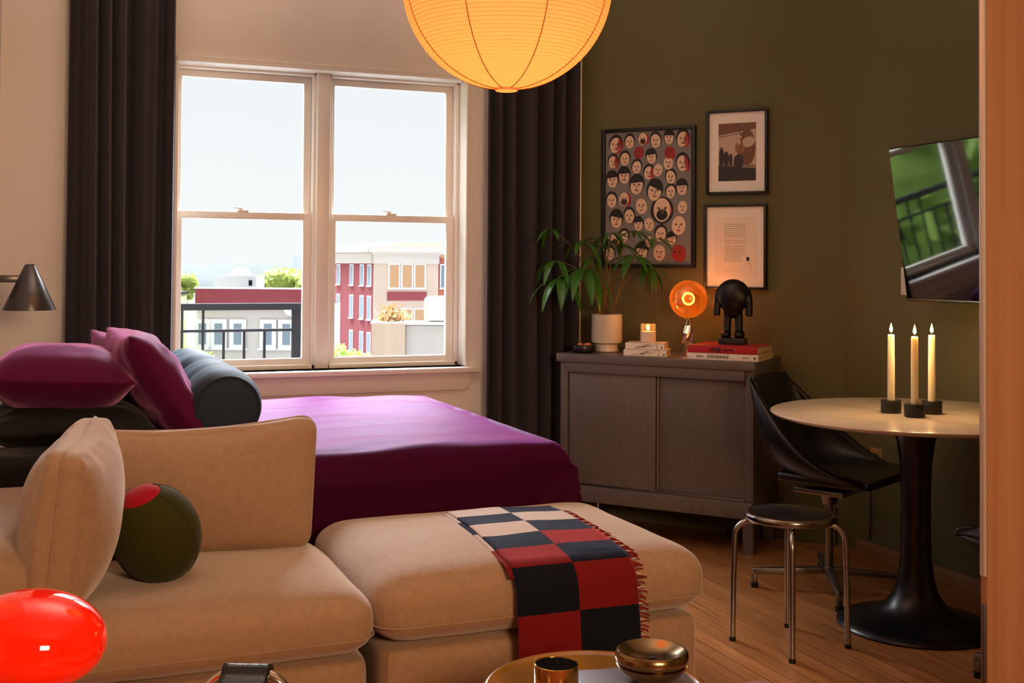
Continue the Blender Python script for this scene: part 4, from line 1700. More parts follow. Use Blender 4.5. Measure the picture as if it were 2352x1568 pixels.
# ------------------------------------------------------------------ stool
st = thing('stool', 'round polished steel stool with four bent tube legs', 'stool', (2.305, 3.235, 0), R(12))
b = MB()
b.lathe([(0, 0.404), (0.12, 0.404), (0.146, 0.408), (0.150, 0.416), (0.150, 0.424), (0.146, 0.430), (0.138, 0.432), (0.128, 0.430), (0.10, 0.427), (0, 0.425)], seg=80)
b.build('seat', mat('polished_steel_seat', 'A5A2A0', 0.17, 1.0), st)
for k in range(4):
    a = R(45 + 90 * k)
    d = Vector((math.cos(a), math.sin(a), 0))
    pts = [d * 0.06 + Vector((0, 0, 0.396)), d * 0.125 + Vector((0, 0, 0.396))]
    for i in range(1, 9):
        an = R(90 * i / 8)
        pts.append(d * (0.125 + 0.052 * math.sin(an)) + Vector((0, 0, 0.396 - 0.052 * (1 - math.cos(an)))))
    pts.append(d * 0.182 + Vector((0, 0, 0.20)))
    pts.append(d * 0.184 + Vector((0, 0, 0.010)))
    b = MB()
    b.tube(pts, 0.0098, 18)
    lg = b.build('leg', M_STEEL, st, smooth=50)
    b = MB()
    b.cyl(d * 0.184 + Vector((0, 0, 0)), d * 0.184 + Vector((0, 0, 0.014)), 0.0108, seg=18)
    b.build('foot_cap', M_PLUG, lg)

# ------------------------------------------------------------------ swivel chairs
CG = 'black shell chairs at the round table'


def make_chair(label, loc, rz, base_rz):
    """local +Y is the way the sitter faces"""
    r = thing('swivel_chair', label, 'chair', (loc[0], loc[1], 0), rz, CG)
    # stations from back top to front edge: centre (y, z) and rim (x, y, z)
    ST = [(-0.285, 0.815, 0.150, -0.262, 0.805), (-0.274, 0.72, 0.185, -0.205, 0.745), (-0.254, 0.62, 0.215, -0.135, 0.672), (-0.222, 0.53, 0.235, -0.065, 0.604),
          (-0.165, 0.462, 0.243, 0.005, 0.548), (-0.08, 0.432, 0.243, 0.068, 0.508), (0.02, 0.426, 0.240, 0.122, 0.482), (0.12, 0.430, 0.235, 0.168, 0.465),
          (0.20, 0.434, 0.226, 0.208, 0.450), (0.24, 0.430, 0.215, 0.236, 0.436)]
    PP = smooth_path([(a, b_, 0) for a, b_, _, _, _ in ST], 4)
    WW = smooth_path([(c_, d_, e_) for _, _, c_, d_, e_ in ST], 4)
    N = len(PP) - 1

    def fn(u, v):
        k = min(N, int(round(u * N)))
        yc, zc_ = PP[k].x, PP[k].y
        xe, ye, ze = WW[k]
        q = 2 * v - 1
        e = abs(q) ** 2.1
        return Vector((xe * math.sin(q * PI / 2), yc + (ye - yc) * e, zc_ + (ze - zc_) * e))
    b = MB()
    b.grid(fn, N, 28)
    so = b.build('shell', M_BLACKLEATHER, r, smooth=70)
    md = so.modifiers.new('padding', 'SOLIDIFY')
    md.thickness = 0.030
    md.offset = -1.0
    md = so.modifiers.new('soft', 'SUBSURF')
    md.levels = 1
    md.render_levels = 1
    # seat pad
    b = MB()
    b.rbox((0, 0.06, 0.447), (0.205, 0.185, 0.022), 0.02, 8)
    b.build('seat_pad', M_BLACKLEATHER, r, subsurf=1)
    b = MB()
    b.box((0, 0, 0.386), (0.20, 0.20, 0.02), 0.004)
    b.cyl((0, 0, 0.06), (0, 0, 0.38), 0.016, seg=28)
    b.cyl((0, 0, 0.33), (0, 0, 0.38), 0.028, 0.04, seg=28)
    b.build('column', M_ALU, r)
    for k in range(4):
        a = base_rz - rz + R(90 * k)
        M = Matrix.Rotation(a, 4, 'Z')
        b = MB()
        b.prism([(-0.02, -0.021), (0.285, -0.011), (0.292, 0.0), (0.285, 0.011), (-0.02, 0.021)], 0.022,
                M @ Matrix.Translation((0, 0, 0.068)) @ Matrix.Rotation(R(3.5), 4, 'Y'), bevel=0.003)
        b.box(M @ Vector((0.280, 0, 0.038)), (0.022, 0.022, 0.040), 0.003, rot=M)
        lg = b.build('base_leg', M_ALU, r)
        b = MB()
        b.cyl(M @ Vector((0.280, 0, 0)), M @ Vector((0.280, 0, 0.02)), 0.014, seg=20)
        b.build('glide', M_PLUG, lg)
    return r


make_chair('black shell swivel chair beside the sideboard with its seat under the round table', (2.83, 3.72), R(-152), R(-30))
make_chair('black shell swivel chair almost hidden behind the wooden panel', (2.742, 2.505), R(-6), R(108))

# ------------------------------------------------------------------ wooden end panel at the right edge
pn = thing('end_panel', 'tall pale wood end panel with metal edge at the right of the view', 'panel', (1.945, 2.0, 0))
b = MB()
b.box((0.45, 0.012, HC / 2 - 0.002), (0.90, 0.020, HC - 0.004), 0.001)
b.build('board', M_PANELWOOD, pn)
b = MB()
b.box((-0.004, 0.010, (0.556 + HC) / 2 - 0.002), (0.008, 0.016, HC - 0.556 - 0.008), 0.003)
b.build('upper_edge_strip', mat('pale_metal_edge', 'D2C6BE', 0.3, 0.4), pn)
b = MB()
b.box((-0.0025, 0.010, 0.25), (0.005, 0.014, 0.496), 0.002)
b.build('lower_edge_strip', M_ALU, pn)

# ------------------------------------------------------------------ paper lantern
LC = Vector((1.144, 2.865, 1.975))
ln_ = thing('paper_lantern', 'large round ribbed paper lantern glowing orange above the sofa', 'lantern', LC)
LRX, LRZ = 0.276, 0.274


def lantern_mat():
    m = bpy.data.materials.new('washi_paper')
    m.use_nodes = True
    nt = m.node_tree
    nt.nodes.clear()
    o = nt.nodes.new('ShaderNodeOutputMaterial')
    t = nt.nodes.new('ShaderNodeBsdfTranslucent')
    t.inputs['Color'].default_value = (0.80, 0.32, 0.11, 1)
    d = nt.nodes.new('ShaderNodeBsdfDiffuse')
    d.inputs['Color'].default_value = (0.75, 0.62, 0.48, 1)
    tr = nt.nodes.new('ShaderNodeBsdfTransparent')
    tr.inputs['Color'].default_value = (0.9, 0.6, 0.3, 1)
    m1 = nt.nodes.new('ShaderNodeMixShader')
    m1.inputs[0].default_value = 0.30
    m2 = nt.nodes.new('ShaderNodeMixShader')
    m2.inputs[0].default_value = 0.03
    nt.links.new(t.outputs[0], m1.inputs[1])
    nt.links.new(d.outputs[0], m1.inputs[2])
    nt.links.new(m1.outputs[0], m2.inputs[1])
    nt.links.new(tr.outputs[0], m2.inputs[2])
    nt.links.new(m2.outputs[0], o.inputs[0])
    return m


b = MB()
prof = []
NR_ = 76
a0, a1 = -PI / 2 + 0.105, PI / 2 - 0.105
NS = NR_ * 5
for i in range(NS + 1):
    t = i / NS
    a = a0 + (a1 - a0) * t
    rib = 1.0 - 0.0085 * abs(math.sin(PI * t * NR_)) ** 0.8 * 1.0
    rib = 1.0 + 0.013 * (abs(math.sin(PI * t * NR_)) ** 0.7 - 0.5)
    prof.append((LRX * math.cos(a) * rib, LRZ * math.sin(a) * rib))
b.lathe(prof, seg=96)
b.build('paper_shade', lantern_mat(), ln_, smooth=80)
b = MB()
for k in range(8):
    az = 2 * PI * k / 8 + R(22.5 - 22)
    pts = []
    for i in range(41):
        a = a0 + (a1 - a0) * i / 40
        pts.append((LRX * 1.008 * math.cos(a) * math.cos(az), LRX * 1.008 * math.cos(a) * math.sin(az), LRZ * 1.008 * math.sin(a)))
    b.tube(pts, 0.0012, 6)
b.build('paper_seams', mat('lantern_seam', 'B0602A', 0.8), ln_)
b = MB()
zb_ = LRZ * math.sin(a0)
b.lathe([(0.0285, zb_ + 0.003), (0.0305, zb_ - 0.002), (0.0295, zb_ - 0.007), (0.024, zb_ - 0.0085), (0.0, zb_ - 0.0085)], seg=48)
b.build('bottom_ring', bpy.data.materials['washi_paper'], ln_)
b = MB()
b.ellipsoid((0, 0, 0.02), (0.032, 0.032, 0.042))
b.build('bulb', emit('warm_bulb', 'FFC890', 6.0), ln_)
b = MB()
b.cyl((0, 0, 0.06), (0, 0, LRZ + 0.02), 0.014, seg=16)
b.cyl((0, 0, LRZ + 0.02), (0, 0, HC - LC.z), 0.003, seg=8)
b.build('cord', M_OFFWHITE, ln_)
light('lantern_light', 'POINT', LC + Vector((0, 0, -0.055)), 6.5, (1.0, 0.60, 0.30), radius=0.04)

# ------------------------------------------------------------------ wall lamp at the left
wl = thing('wall_lamp', 'grey metal cone reading lamp on an arm at the left wall', 'lamp', (-0.022, 4.60, 1.06))
b = MB()
b.lathe([(0.090, 0.0), (0.0905, 0.003), (0.019, 0.162), (0.014, 0.166), (0.0, 0.167)], seg=64)
b.lathe([(0.0885, 0.002), (0.0165, 0.158)], seg=64)
b.build('shade', M_LAMPGREY, wl, smooth=50)
b = MB()
b.box((-0.070, 0, 0.113), (0.080, 0.022, 0.026), 0.003)
b.build('arm', M_LAMPGREY, wl)
b = MB()
b.box((-0.118, 0, 0.113), (0.018, 0.09, 0.09), 0.004)
b.build('mount', M_LAMPGREY, wl)
b = MB()
b.ellipsoid((0, 0, 0.035), (0.022, 0.022, 0.026))
b.build('bulb', mat('unlit_bulb', 'EFE4D2', 0.3), wl)

# ------------------------------------------------------------------ red mushroom lamp at lower left
RL = Vector((0.006, 1.90, 0.0))
sd = thing('side_table', 'small black side table under the red lamp below the view', 'table', (RL.x, RL.y, 0))
b = MB()
b.lathe([(0, 0.395), (0.155, 0.395), (0.158, 0.40), (0.155, 0.408), (0, 0.408)], seg=48)
b.build('top', M_BLACKMETAL, sd)
b = MB()
b.cyl((0, 0, 0.02), (0, 0, 0.395), 0.016, seg=20)
b.lathe([(0, 0), (0.12, 0), (0.12, 0.012), (0.03, 0.022), (0, 0.022)], seg=40)
b.build('stand', M_BLACKMETAL, sd)
rl = thing('mushroom_lamp', 'glossy red orange glass mushroom lamp at the lower left corner', 'lamp', (RL.x, RL.y, 0.408))
b = MB()
zc = 0.262
prof = []
for i in range(41):
    a = -PI / 2 + PI * i / 40
    c_, s_ = math.cos(a), math.sin(a)
    r = 0.103 * abs(c_) ** 0.92
    z = zc + (0.072 * s_ if s_ > 0 else 0.066 * s_)
    if r < 0.030 and s_ < 0:
        continue
    prof.append((r if i < 40 else 0, z))
b.lathe(prof, seg=96, M=Matrix.Translation((0, 0, zc)) @ rot(0, 7, 0) @ Matrix.Translation((0, 0, -zc)))
b.build('shade', M_REDGLASS, rl, smooth=80)
b = MB()
b.lathe([(0, 0), (0.062, 0), (0.064, 0.006), (0.040, 0.03), (0.026, 0.08), (0.022, 0.14), (0.028, 0.19), (0.034, 0.205), (0, 0.205)], seg=56)
b.build('base', M_REDGLASS, rl, smooth=80)

# ------------------------------------------------------------------ yellow side table with book, bronze bowl and gold candle
YT = Vector((1.030, 2.085, 0))
yt = thing('coffee_table', 'round glossy mustard yellow coffee table at the bottom of the view', 'table', YT)
b = MB()
b.lathe([(0, 0.404), (0.196, 0.404), (0.204, 0.405), (0.209, 0.4085), (0.214, 0.410), (0.221, 0.407), (0.227, 0.398), (0.229, 0.385), (0.226, 0.36), (0.215, 0.345), (0.19, 0.338), (0, 0.338)], seg=128)
b.build('top', M_MUSTARD, yt, smooth=50)
b = MB()
b.lathe([(0.075, 0.338), (0.06, 0.25), (0.06, 0.10), (0.10, 0.03), (0.15, 0.016), (0.152, 0.008), (0, 0.008)], seg=64)
b.build('pedestal', M_MUSTARD, yt, smooth=50)
mg = thing('magazine', 'grey covered book lying on the mustard coffee table', 'book', (1.095, 2.005, 0.4045), R(-12))
b = MB()
b.box((0, 0, 0.0170), (0.215, 0.245, 0.002), 0.0006)
b.box((0, 0, 0.001), (0.215, 0.245, 0.002), 0.0006)
b.box((-0.1065, 0, 0.009), (0.002, 0.245, 0.016), 0.0006)
b.build('cover', M_GREYCOVER, mg)
b = MB()
b.box((0.0005, 0, 0.009), (0.209, 0.240, 0.0138))
b.build('pages', mat('pale_pages', 'D8CCC4', 0.8), mg, smooth=0)
bw = thing('bronze_bowl', 'round polished bronze lidded bowl on the grey book', 'bowl', (1.133, 2.045, 0.4226))
b = MB()
b.lathe([(0, 0.0), (0.028, 0.0), (0.040, 0.003), (0.058, 0.014), (0.068, 0.026), (0.070, 0.032), (0.067, 0.034), (0, 0.034)], seg=72)
b.build('lower_bowl', M_BRONZE, bw, smooth=50)
b = MB()
b.lathe([(0, 0.0345), (0.066, 0.0345), (0.071, 0.038), (0.0725, 0.046), (0.071, 0.056), (0.067, 0.060), (0.063, 0.059), (0.050, 0.051), (0.030, 0.045), (0.010, 0.0425), (0, 0.0425)], seg=72)
b.build('lid', M_BRONZE, bw, smooth=50)
b = MB()
b.box((0, 0, 0.0435), (0.020, 0.004, 0.002), 0.0008, rot=Matrix.Rotation(R(30), 4, 'Z'))
b.box((0, 0, 0.0435), (0.020, 0.004, 0.002), 0.0008, rot=Matrix.Rotation(R(-35), 4, 'Z'))
b.build('lid_holes', M_INK, bw, smooth=0)
b = MB()
b.box((0.074, 0.0, 0.036), (0.010, 0.018, 0.020), 0.002, rot=None)
b.build('hinge', M_BRONZE, bw)
gc = thing('gold_candle_cup', 'gold candle tumbler with a black top on the mustard coffee table', 'candle', (0.925, 2.040, 0.4045))
b = MB()
b.lathe([(0, 0), (0.040, 0), (0.042, 0.003), (0.042, 0.076), (0.0405, 0.077), (0.039, 0.075), (0.039, 0.066), (0, 0.066)], seg=64)
b.build('cup', M_GOLD, gc, smooth=50)
b = MB()
b.lathe([(0, 0.0745), (0.030, 0.0750), (0.0388, 0.0755), (0.0388, 0.066), (0, 0.066)], seg=48)
b.build('black_lid', mat('black_gloss_wax', '0A0A0B', 0.12, spec=0.6), gc)
b = MB()
b.cyl((0.003, 0, 0.0745), (0.004, 0.001, 0.080), 0.0012, seg=8)
b.build('wick', M_WICK, gc)

# ------------------------------------------------------------------ chrome footstool with a black leather sling
fs = thing('chrome_footstool', 'chrome tube footstool with black leather sling at the bottom edge', 'footstool', (0.258, 1.81, 0), R(-24))


def arch(y, nm):
    pts = [(-0.105, y, 0.0), (-0.105, y, 0.50)]
    pts = [(-0.075, y, 0.0), (-0.075, y, 0.493)]
    for k in range(1, 13):
        a = R(180 - 90 * k / 12)
        pts.append((-0.015 + 0.060 * math.cos(a), y, 0.493 + 0.060 * math.sin(a)))
    for k in range(0, 13):
        a = R(90 - 90 * k / 12)
        pts.append((0.015 + 0.060 * math.cos(a), y, 0.493 + 0.060 * math.sin(a)))
    pts.append((0.075, y, 0.0))
    b = MB()
    b.tube(pts, 0.011, 20)
    return b.build(nm, M_CHROME, fs, smooth=50)


arch(0.19, 'tube_arch')
arch(-0.19, 'tube_arch')
b = MB()
b.cyl((-0.075, -0.19, 0.12), (-0.075, 0.19, 0.12), 0.009, seg=16)
b.cyl((0.075, -0.19, 0.12), (0.075, 0.19, 0.12), 0.009, seg=16)
b.build('stretcher', M_CHROME, fs)


def sling(u, v):
    x = -0.040 + 0.080 * u
    # wraps over the far tube then runs toward the near one with a slight sag
    s = v * 0.46
    if s < 0.04:
        a = PI * (s / 0.04)
        return Vector((x, 0.19 + 0.0145 * math.cos(a - 0.2), 0.553 + 0.0145 * math.sin(a - 0.2)))
    if s > 0.42:
        a = PI * ((s - 0.42) / 0.04)
        return Vector((x, -0.19 + 0.0145 * math.cos(a + 0.2), 0.553 + 0.0145 * math.sin(a + 0.2)))
    t = (s - 0.04) / 0.38
    return Vector((x, 0.172 - 0.345 * t, 0.553 - 0.05 * math.sin(PI * t) + 0.004))


b = MB()
b.grid(sling, 8, 60)
b.build('leather_sling', M_LEATHER, fs, solid=0.004, smooth=60)

# rug
b = MB()
b.box((0, 0, 0.004), (3.0, 2.2, 0.007), 0.003)
o = b.build('rug', M_PINKRUG, loc=(0.53, 1.875, 0))
tag(o, 'pinkish wool rug on the oak floor under the sofa and coffee table', 'rug')

# ------------------------------------------------------------------ outside: railing, roofs, corner building, trees
GA = math.atan2(CR.y, CR.x)
CITY = Matrix.Rotation(GA, 4, 'Z')      # city frame: x across, y away


def city(x, y, z):
    return CITY @ Vector((x, y, z))


M_BRICK = mat('pale_red_brick', 'A05055', 0.9, bump=(6, 0.2), var=(3, '92474E', 0.3))
M_BRICK2 = mat('parapet_brick', '96434B', 0.9, var=(2, '8A3C46', 0.3))
M_CREAM = mat('cream_stone', 'D9C4B4', 0.85, var=(1.2, 'CDB8A8', 0.3))
M_STONE = mat('pale_stone', 'D6CEC8', 0.85)
M_CITYWHITE = mat('white_stucco', 'E6E6EA', 0.85)
M_CITYGLASS = mat('dull_window_glass', '8090A0', 0.2)
M_BLINDS = mat('tan_blinds', 'C79C74', 0.6)
M_RAIL = mat('grey_rail_paint', '1C1C20', 0.8, spec=0.1)
M_BEIGEFACADE = mat('beige_facade', 'CFC8C4', 0.9)
M_CONCRETE = mat('weathered_concrete', 'B0ABA8', 0.9, var=(1.5, 'BEBAB6', 0.25), stretch=(3, 3, 0.3))
M_CONCRETE2 = mat('cream_panel', 'C4AE9C', 0.9, var=(1.5, 'B29C8C', 0.25), stretch=(4, 4, 0.2))
M_TREE = mat('yellow_green_foliage', '7E8E3E', 0.8, var=(1.5, '969E52', 0.3))
M_TREE2 = mat('fresh_green_foliage', '86AC46', 0.8, var=(1.5, 'A6C062', 0.3))
for _m in (M_TREE, M_TREE2):
    _nt = _m.node_tree
    _o = [n for n in _nt.nodes if n.type == 'OUTPUT_MATERIAL'][0]
    _p = _nt.nodes['Principled BSDF']
    _t = _nt.nodes.new('ShaderNodeBsdfTranslucent')
    _x = _nt.nodes.new('ShaderNodeMixShader')
    _x.inputs[0].default_value = 0.40
    _r = [n for n in _nt.nodes if n.type == 'VALTORGB'][0]
    _nt.links.new(_r.outputs[0], _t.inputs['Color'])
    _nt.links.new(_p.outputs[0], _x.inputs[1])
    _nt.links.new(_t.outputs[0], _x.inputs[2])
    _nt.links.new(_x.outputs[0], _o.inputs['Surface'])
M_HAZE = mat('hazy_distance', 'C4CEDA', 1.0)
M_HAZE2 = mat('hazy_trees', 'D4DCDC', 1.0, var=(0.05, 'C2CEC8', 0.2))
M_GROUND = mat('street_ground', '5E5C5A', 0.95)

g = MB()
g.box((0, 250, -9.1), (900, 700, 0.2))
gr = g.build('city_ground', M_GROUND, smooth=0, M=CITY)
struct(gr)
gr.name = 'floor_outside'

# railing of the terrace, parallel to the window
ry = 6.40
rail = thing('balcony_railing', 'dark grey metal railing outside the left window pane', 'railing', (0.9, ry, 0))
b = MB()
b.box((-0.35, 0, 1.001), (1.60, 0.06, 0.036), 0.003)
b.build('top_rail', M_RAIL, rail)
b = MB()
b.box((-0.35, 0, 0.873), (1.60, 0.03, 0.014), 0.002)
b.box((-0.35, 0, 0.50), (1.60, 0.03, 0.014), 0.002)
b.build('lower_rail', M_RAIL, rail)
for k in range(14):
    x = 0.36 - 0.1085 * (k + 1)
    b = MB()
    b.box((x, 0, 0.67), (0.013, 0.013, 0.40))
    if k % 4 == 3 or k == 4:
        b.box((x, 0, 0.94), (0.012, 0.012, 0.13))
    b.build('baluster', M_RAIL, rail, smooth=0)
b = MB()
b.box((0.424, 0, 0.50), (0.045, 0.045, 1.0), 0.003)
b.build('post', M_RAIL, rail)
b = MB()
b.box((0.49, 0.04, 0.955), (0.09, 0.05, 0.10), 0.003)
b.build('planter_box', mat('beige_planter', 'CDBFB2', 0.8), rail)
b = MB()
b.box((0.6, YW + 1.0, -0.10), (2.9, 1.1, 0.16))
tr = b.build('terrace_slab', M_CONCRETE, smooth=0)
tr.location = (-0.6, 0.0, 0.0)
struct(tr)
tr.name = 'floor_terrace'


def cb(name, label, cat, group=None):
    return thing(name, label, cat, city(0, 0, 0), GA, group)


def winbox(root, M, x, z, w, h, surround=None, glass=None, sur=0.08, dep=0.08):
    """a window on a facade whose plane is local XZ facing -Y, M maps to the building frame"""
    b = MB()
    b.box((x, -0.02, z), (w + 2 * sur, 0.10, h + 2 * sur))
    f = b.build('window', surround or M_CITYWHITE, root, smooth=0, M=M)
    b = MB()
    b.box((x, -0.06, z), (w, 0.06, h))
    b.build('pane', glass or M_CITYGLASS, f, smooth=0, M=M)
    b = MB()
    b.box((x, -0.10, z - h / 2 - sur), (w + 2.8 * sur, 0.14, 0.10))
    b.build('sill', M_CITYWHITE, f, smooth=0, M=M)
    return f


# corner building
cbd = cb('corner_building', 'red brick and cream stone corner building seen through the right pane', 'building')
kx, ky = -11.80, 100.0
fa = R(12)                                  # cream face recedes slightly to the right
fd = Vector((math.cos(fa), math.sin(fa), 0))
sd_ = Vector((-math.sin(R(29)), math.cos(R(29)), 0))
sd_ = Vector((-0.49, 0.87, 0)).normalized()
FWD, SWD = 5.55, 9.3
A = Vector((kx, ky, 0))
B_ = A + fd * FWD
C_ = A + sd_ * SWD
D_2 = C_ + fd * FWD
b = MB()
b.prism([(A.x, A.y), (B_.x, B_.y), (D_2.x, D_2.y), (C_.x, C_.y)], 11.2, Matrix.Translation((0, 0, -9)))
b.build('wall', M_BRICK, cbd, smooth=0)
MF = Matrix.Translation(A) @ Matrix.Rotation(fa, 4, 'Z')           # front: x along face, -y to viewer
sa = math.atan2(-sd_.y, -sd_.x)
MS = Matrix.Translation(C_) @ Matrix.Rotation(sa, 4, 'Z')          # side: x from far end to the corner
b = MB()
b.box((FWD / 2, -0.1, -3.4), (FWD, 0.3, 11.0))
b.build('stone_front', M_CREAM, cbd, smooth=0, M=MF)
b = MB()
b.box((FWD / 2, -0.2, 1.72), (FWD + 0.1, 0.5, 0.9))
b.box((FWD / 2, -0.45, 2.5), (FWD + 0.8, 1.1, 0.55))
b.box((FWD / 2, -0.35, 2.15), (FWD + 0.4, 0.8, 0.25))
b.build('cornice', M_STONE, cbd, smooth=0, M=MF)
b = MB()
b.box((SWD / 2, -0.1, 1.72), (SWD, 0.3, 0.9))
b.box((SWD / 2, -0.30, 2.5), (SWD + 0.6, 0.9, 0.55))
b.build('side_cornice', M_STONE, cbd, smooth=0, M=MS)
b = MB()
b.prism([(A.x + 1.2, A.y + 1.5), (B_.x + 0.2, B_.y + 1.5), (D_2.x, D_2.y), (C_.x + 2.0, C_.y)], 0.7, Matrix.Translation((0, 0, 2.4)))
b.build('roof_parapet', mat('tan_roof', 'CDB6A2', 0.9), cbd, smooth=0)
for zc_, hh in ((0.25, 1.95), (-2.55, 2.15), (-5.6, 2.0)):
    for tfrac in (0.88, 0.53, 0.27, 0.09):
        winbox(cbd, MS, SWD * (1 - tfrac), zc_, 0.62, hh - 0.3, sur=0.12)
for xw in (1.75, 2.85, 3.95):
    winbox(cbd, MF @ Matrix.Translation((0, -0.25, 0)), xw, 0.2, 0.78, 1.9, glass=M_BLINDS, sur=0.12)
    winbox(cbd, MF @ Matrix.Translation((0, -0.25, 0)), xw, -3.6, 0.78, 1.9, glass=M_BLINDS, sur=0.12)
b = MB()
b.box((2.85, -0.28, -1.5), (3.4, 0.1, 0.75))
b.build('brick_panel', M_BRICK, cbd, smooth=0, M=MF)
# red wing to the right
wg = cb('brick_wing', 'orange red brick wing right of the corner building', 'building')
b = MB()
b.box((3.6, 0.9, -3.7), (7.0, 1.5, 11.0))
MW = Matrix.Translation(B_) @ Matrix.Rotation(fa, 4, 'Z')
b.build('wall', mat('orange_brick', 'C87864', 0.9), wg, smooth=0, M=MW)
b = MB()
b.box((3.6, 0.7, 1.95), (7.0, 1.9, 0.3))
b.build('cornice', M_BLINDS, wg, smooth=0, M=MW)
for zc_ in (0.2, -3.4):
    for xw in (0.75, 2.4):
        winbox(wg, MW @ Matrix.Translation((0, 0.1, 0)), xw, zc_, 0.9, 1.9, glass=M_CITYGLASS, sur=0.12)

# low building with brick parapet (left pane)
lb = cb('parapet_building', 'low pale building with red brick parapet and white window frames', 'building')
b = MB()
b.box((-15.1, 74, -5.0), (7.4, 8, 7.3))
b.build('wall', M_BEIGEFACADE, lb, smooth=0)
b = MB()
b.box((-15.1, 69.9, -0.86), (7.4, 0.6, 1.12))
b.build('parapet', M_BRICK2, lb, smooth=0)
b = MB()
b.box((-15.1, 74.4, -1.33), (7.2, 7.0, 0.06))
b.build('roof', mat('bounce_cut_roof', '232325', 0.95, spec=0.1), lb, smooth=0)  # dark sheet on the unseen roof, added to cut bounce light onto the hut
b = MB()
b.box((-15.1, 69.9, -0.27), (7.5, 0.7, 0.08))
b.build('coping', M_CITYWHITE, lb, smooth=0)
ML = Matrix.Translation((0, 69.9, 0))
for px in (-18.4, -17.45, -16.3, -14.5, -13.4, -12.1):
    winbox(lb, ML, px, -3.0, 0.46, 1.25, sur=0.26)
b = MB()
b.lathe([(0.0, 0), (0.55, 0), (0.55, 0.25), (0, 0.25)], seg=24, M=Matrix.Translation((-13.05, 69.9, -1.35)) @ Matrix.Rotation(R(90), 4, 'X'))
b.build('arch', M_CITYWHITE, lb)
rb_ = cb('roof_hut', 'white rooftop hut with round vent beyond the brick parapet', 'roof hut')
b = MB()
b.box((-18.6, 80, -0.3), (2.9, 2.5, 1.35))
b.build('wall', mat('hut_render', 'C2C4C8', 0.9), rb_, smooth=0)
b = MB()
b.box((-17.55, 78.7, -0.1), (0.22, 0.06, 0.35))
b.build('vent_slot', M_RAIL, rb_, smooth=0)
b = MB()
b.ellipsoid((-18.5, 80, 0.45), (0.75, 0.75, 0.55))
b.build('vent', mat('vent_grey', 'C2C6CE', 0.6), rb_)
iv = cb('ivy_building', 'pale green ivy covered house at the left edge of the window', 'building')
b = MB()
b.box((-21.0, 68, -4.6), (3.2, 4, 8.0))
b.build('wall', mat('ivy_wall', 'A8B878', 0.95, bump=(3, 0.8), var=(2.2, 'C0C48E', 0.3)), iv, smooth=0)
b = MB()
b.box((-21.0, 68, -0.55), (3.4, 4.2, 0.15))
b.build('coping', M_RAIL, iv, smooth=0)

# neighbouring wall close by in the right pane
nw = cb('neighbour_wall', 'pale concrete wall close outside the right window pane', 'wall')
b = MB()
b.box((-1.265, 12.2, -1.9), (0.345, 0.3, 5.06))
b.build('cream_panel', M_CONCRETE2, nw, smooth=0)
b = MB()
b.box((-0.345, 12.3, -1.9), (1.49, 0.3, 5.0))
b.build('grey_panel', M_CONCRETE, nw, smooth=0)
b = MB()
b.box((-0.5, 12.25, 0.625), (1.9, 0.36, 0.03))
b.build('coping', M_STONE, nw, smooth=0)
tk = cb('water_tank', 'white rounded tank on the neighbour wall', 'tank')
b = MB()
b.rbox((-0.78, 12.27, 0.775), (0.13, 0.13, 0.13), 0.05, 6)
b.build('tank', M_CITYWHITE, tk)
tk.children[0].name = 'body'
sb2 = MB()
rnd = random.Random(8)
tq = bmesh.new()
for k in range(420):
    c = Vector((rnd.gauss(-1.24, 0.07), 12.25 + rnd.gauss(0, 0.05), 0.64 + abs(rnd.gauss(0, 0.07))))
    a = Vector((rnd.gauss(0, 1), rnd.gauss(0, 1), rnd.gauss(0, 1))).normalized()
    u_ = a.orthogonal().normalized() * 0.028
    w_ = a.cross(u_).normalized() * 0.014
    tq.faces.new([tq.verts.new(c + u_), tq.verts.new(c + w_), tq.verts.new(c - u_), tq.verts.new(c - w_)])
sb2._add(tq)
sb2.box((-1.24, 12.25, 0.645), (0.10, 0.06, 0.03))
o = sb2.build('dry_shrub', mat('straw_shrub', 'B89468', 0.95, bump=(8, 0.8)), M=CITY)
tag(o, 'pale straw coloured shrub on the neighbour wall coping', 'shrub')


def tree(label, x, y, z, rx, rz, m, seed, group, n=900, leaf=0.22, trunk=True):
    r = thing('tree', label, 'tree', city(x, y, -9), GA, group)
    rnd = random.Random(seed)
    b = MB()
    t = bmesh.new()
    bl_ = [(rnd.uniform(-.6, .6) * rx, rnd.uniform(-.5, .5) * rx, rnd.uniform(-.45, .45) * rz, rnd.uniform(.4, .62)) for _ in range(9)]
    zc = z + 9
    for k in range(n):
        bx, by, bz, br = rnd.choice(bl_)
        v = Vector((rnd.gauss(0, 1), rnd.gauss(0, 1), rnd.gauss(0, 1))).normalized()
        rad = rnd.uniform(0.7, 1.0) * br
        p = Vector((bx + v.x * rx * rad, by + v.y * rx * rad, bz + v.z * rz * rad + zc))
        a = Vector((rnd.gauss(0, 1), rnd.gauss(0, 1), rnd.gauss(0, 1))).normalized()
        c = a.orthogonal().normalized() * leaf * rnd.uniform(.6, 1.2)
        d = a.cross(c).normalized() * leaf * rnd.uniform(.4, .8)
        t.faces.new([t.verts.new(p + c), t.verts.new(p + d), t.verts.new(p - c), t.verts.new(p - d)])
    b._add(t)
    for bx, by, bz, br in bl_:
        b.ellipsoid((bx, by, bz + zc), (rx * br * .8, rx * br * .8, rz * br * .8), u=10, v=8)
    b.build('crown', m, r, smooth=0)
    if trunk:
        b = MB()
        b.cyl((0, 0, 0), (0, 0, zc), 0.05 * rx + 0.1, seg=10)
        b.build('trunk', M_STEM, r)
    return r


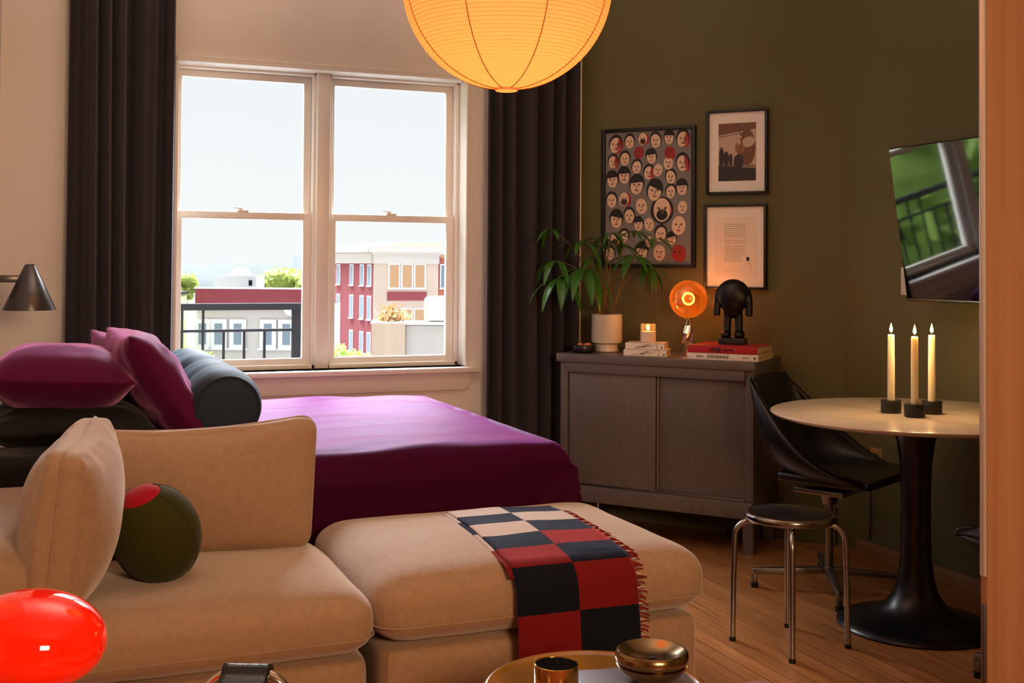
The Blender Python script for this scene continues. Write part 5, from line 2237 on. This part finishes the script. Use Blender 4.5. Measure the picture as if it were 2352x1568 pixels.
TG = 'trees outside the window'
tree('yellow green tree beyond the brick parapet left of the mullion', -17.0, 95, -0.6, 2.9, 1.9, M_TREE, 1, TG)
tree('small yellow green tree rising behind the white roof hut', -20.2, 100, -0.4, 2.2, 1.5, M_TREE, 2, TG)
tree('pale green tree beside the ivy covered house', -27.0, 95, -0.6, 2.4, 1.7, M_TREE, 9, TG)
tree('bright green tree below the corner building beside the concrete wall', -4.15, 30, -1.75, 0.85, 1.05, M_TREE2, 3, TG, 1100, 0.10)
tree('low yellow green tree below the white framed windows', -10.5, 48, -3.75, 1.6, 1.1, M_TREE, 4, TG, 900, 0.15)
tree('low yellow green tree near the ivy covered house', -13.6, 48, -3.3, 1.5, 1.3, M_TREE, 5, TG, 900, 0.15)
tree('low yellow green tree near the railing post', -7.9, 44, -3.4, 1.1, 1.2, M_TREE, 6, TG, 900, 0.15)
# dense trees left of the window axis, mirrored in the television
for k, (x, y, z, rx, rz, lb_) in enumerate(((-3.6, 12.0, -0.9, 2.0, 2.7, 'leafy green tree left of the terrace railing, mirrored in the television, nearest the house'), (-8.2, 13.0, -0.9, 2.4, 3.0, 'leafy green tree left of the terrace railing, mirrored in the television, middle of its row'),
                                            (-2.2, 17.5, -1.6, 2.4, 3.0, 'leafy green tree mirrored in the television, rightmost of its row beyond the railing'), (-12.5, 20, -0.6, 3.6, 3.8, 'broad green tree mirrored in the television at the back of its row'))):
    r = thing('tree', lb_, 'tree', (0, 0, 0))
    bpy.data.objects.remove(r)
    CITY_SAVE = CITY
    tr_ = tree(lb_, 0, 0, z, rx, rz, M_TREE2, 40 + k, TG, 1500, 0.24)
    tr_.location = (x, y, -9)

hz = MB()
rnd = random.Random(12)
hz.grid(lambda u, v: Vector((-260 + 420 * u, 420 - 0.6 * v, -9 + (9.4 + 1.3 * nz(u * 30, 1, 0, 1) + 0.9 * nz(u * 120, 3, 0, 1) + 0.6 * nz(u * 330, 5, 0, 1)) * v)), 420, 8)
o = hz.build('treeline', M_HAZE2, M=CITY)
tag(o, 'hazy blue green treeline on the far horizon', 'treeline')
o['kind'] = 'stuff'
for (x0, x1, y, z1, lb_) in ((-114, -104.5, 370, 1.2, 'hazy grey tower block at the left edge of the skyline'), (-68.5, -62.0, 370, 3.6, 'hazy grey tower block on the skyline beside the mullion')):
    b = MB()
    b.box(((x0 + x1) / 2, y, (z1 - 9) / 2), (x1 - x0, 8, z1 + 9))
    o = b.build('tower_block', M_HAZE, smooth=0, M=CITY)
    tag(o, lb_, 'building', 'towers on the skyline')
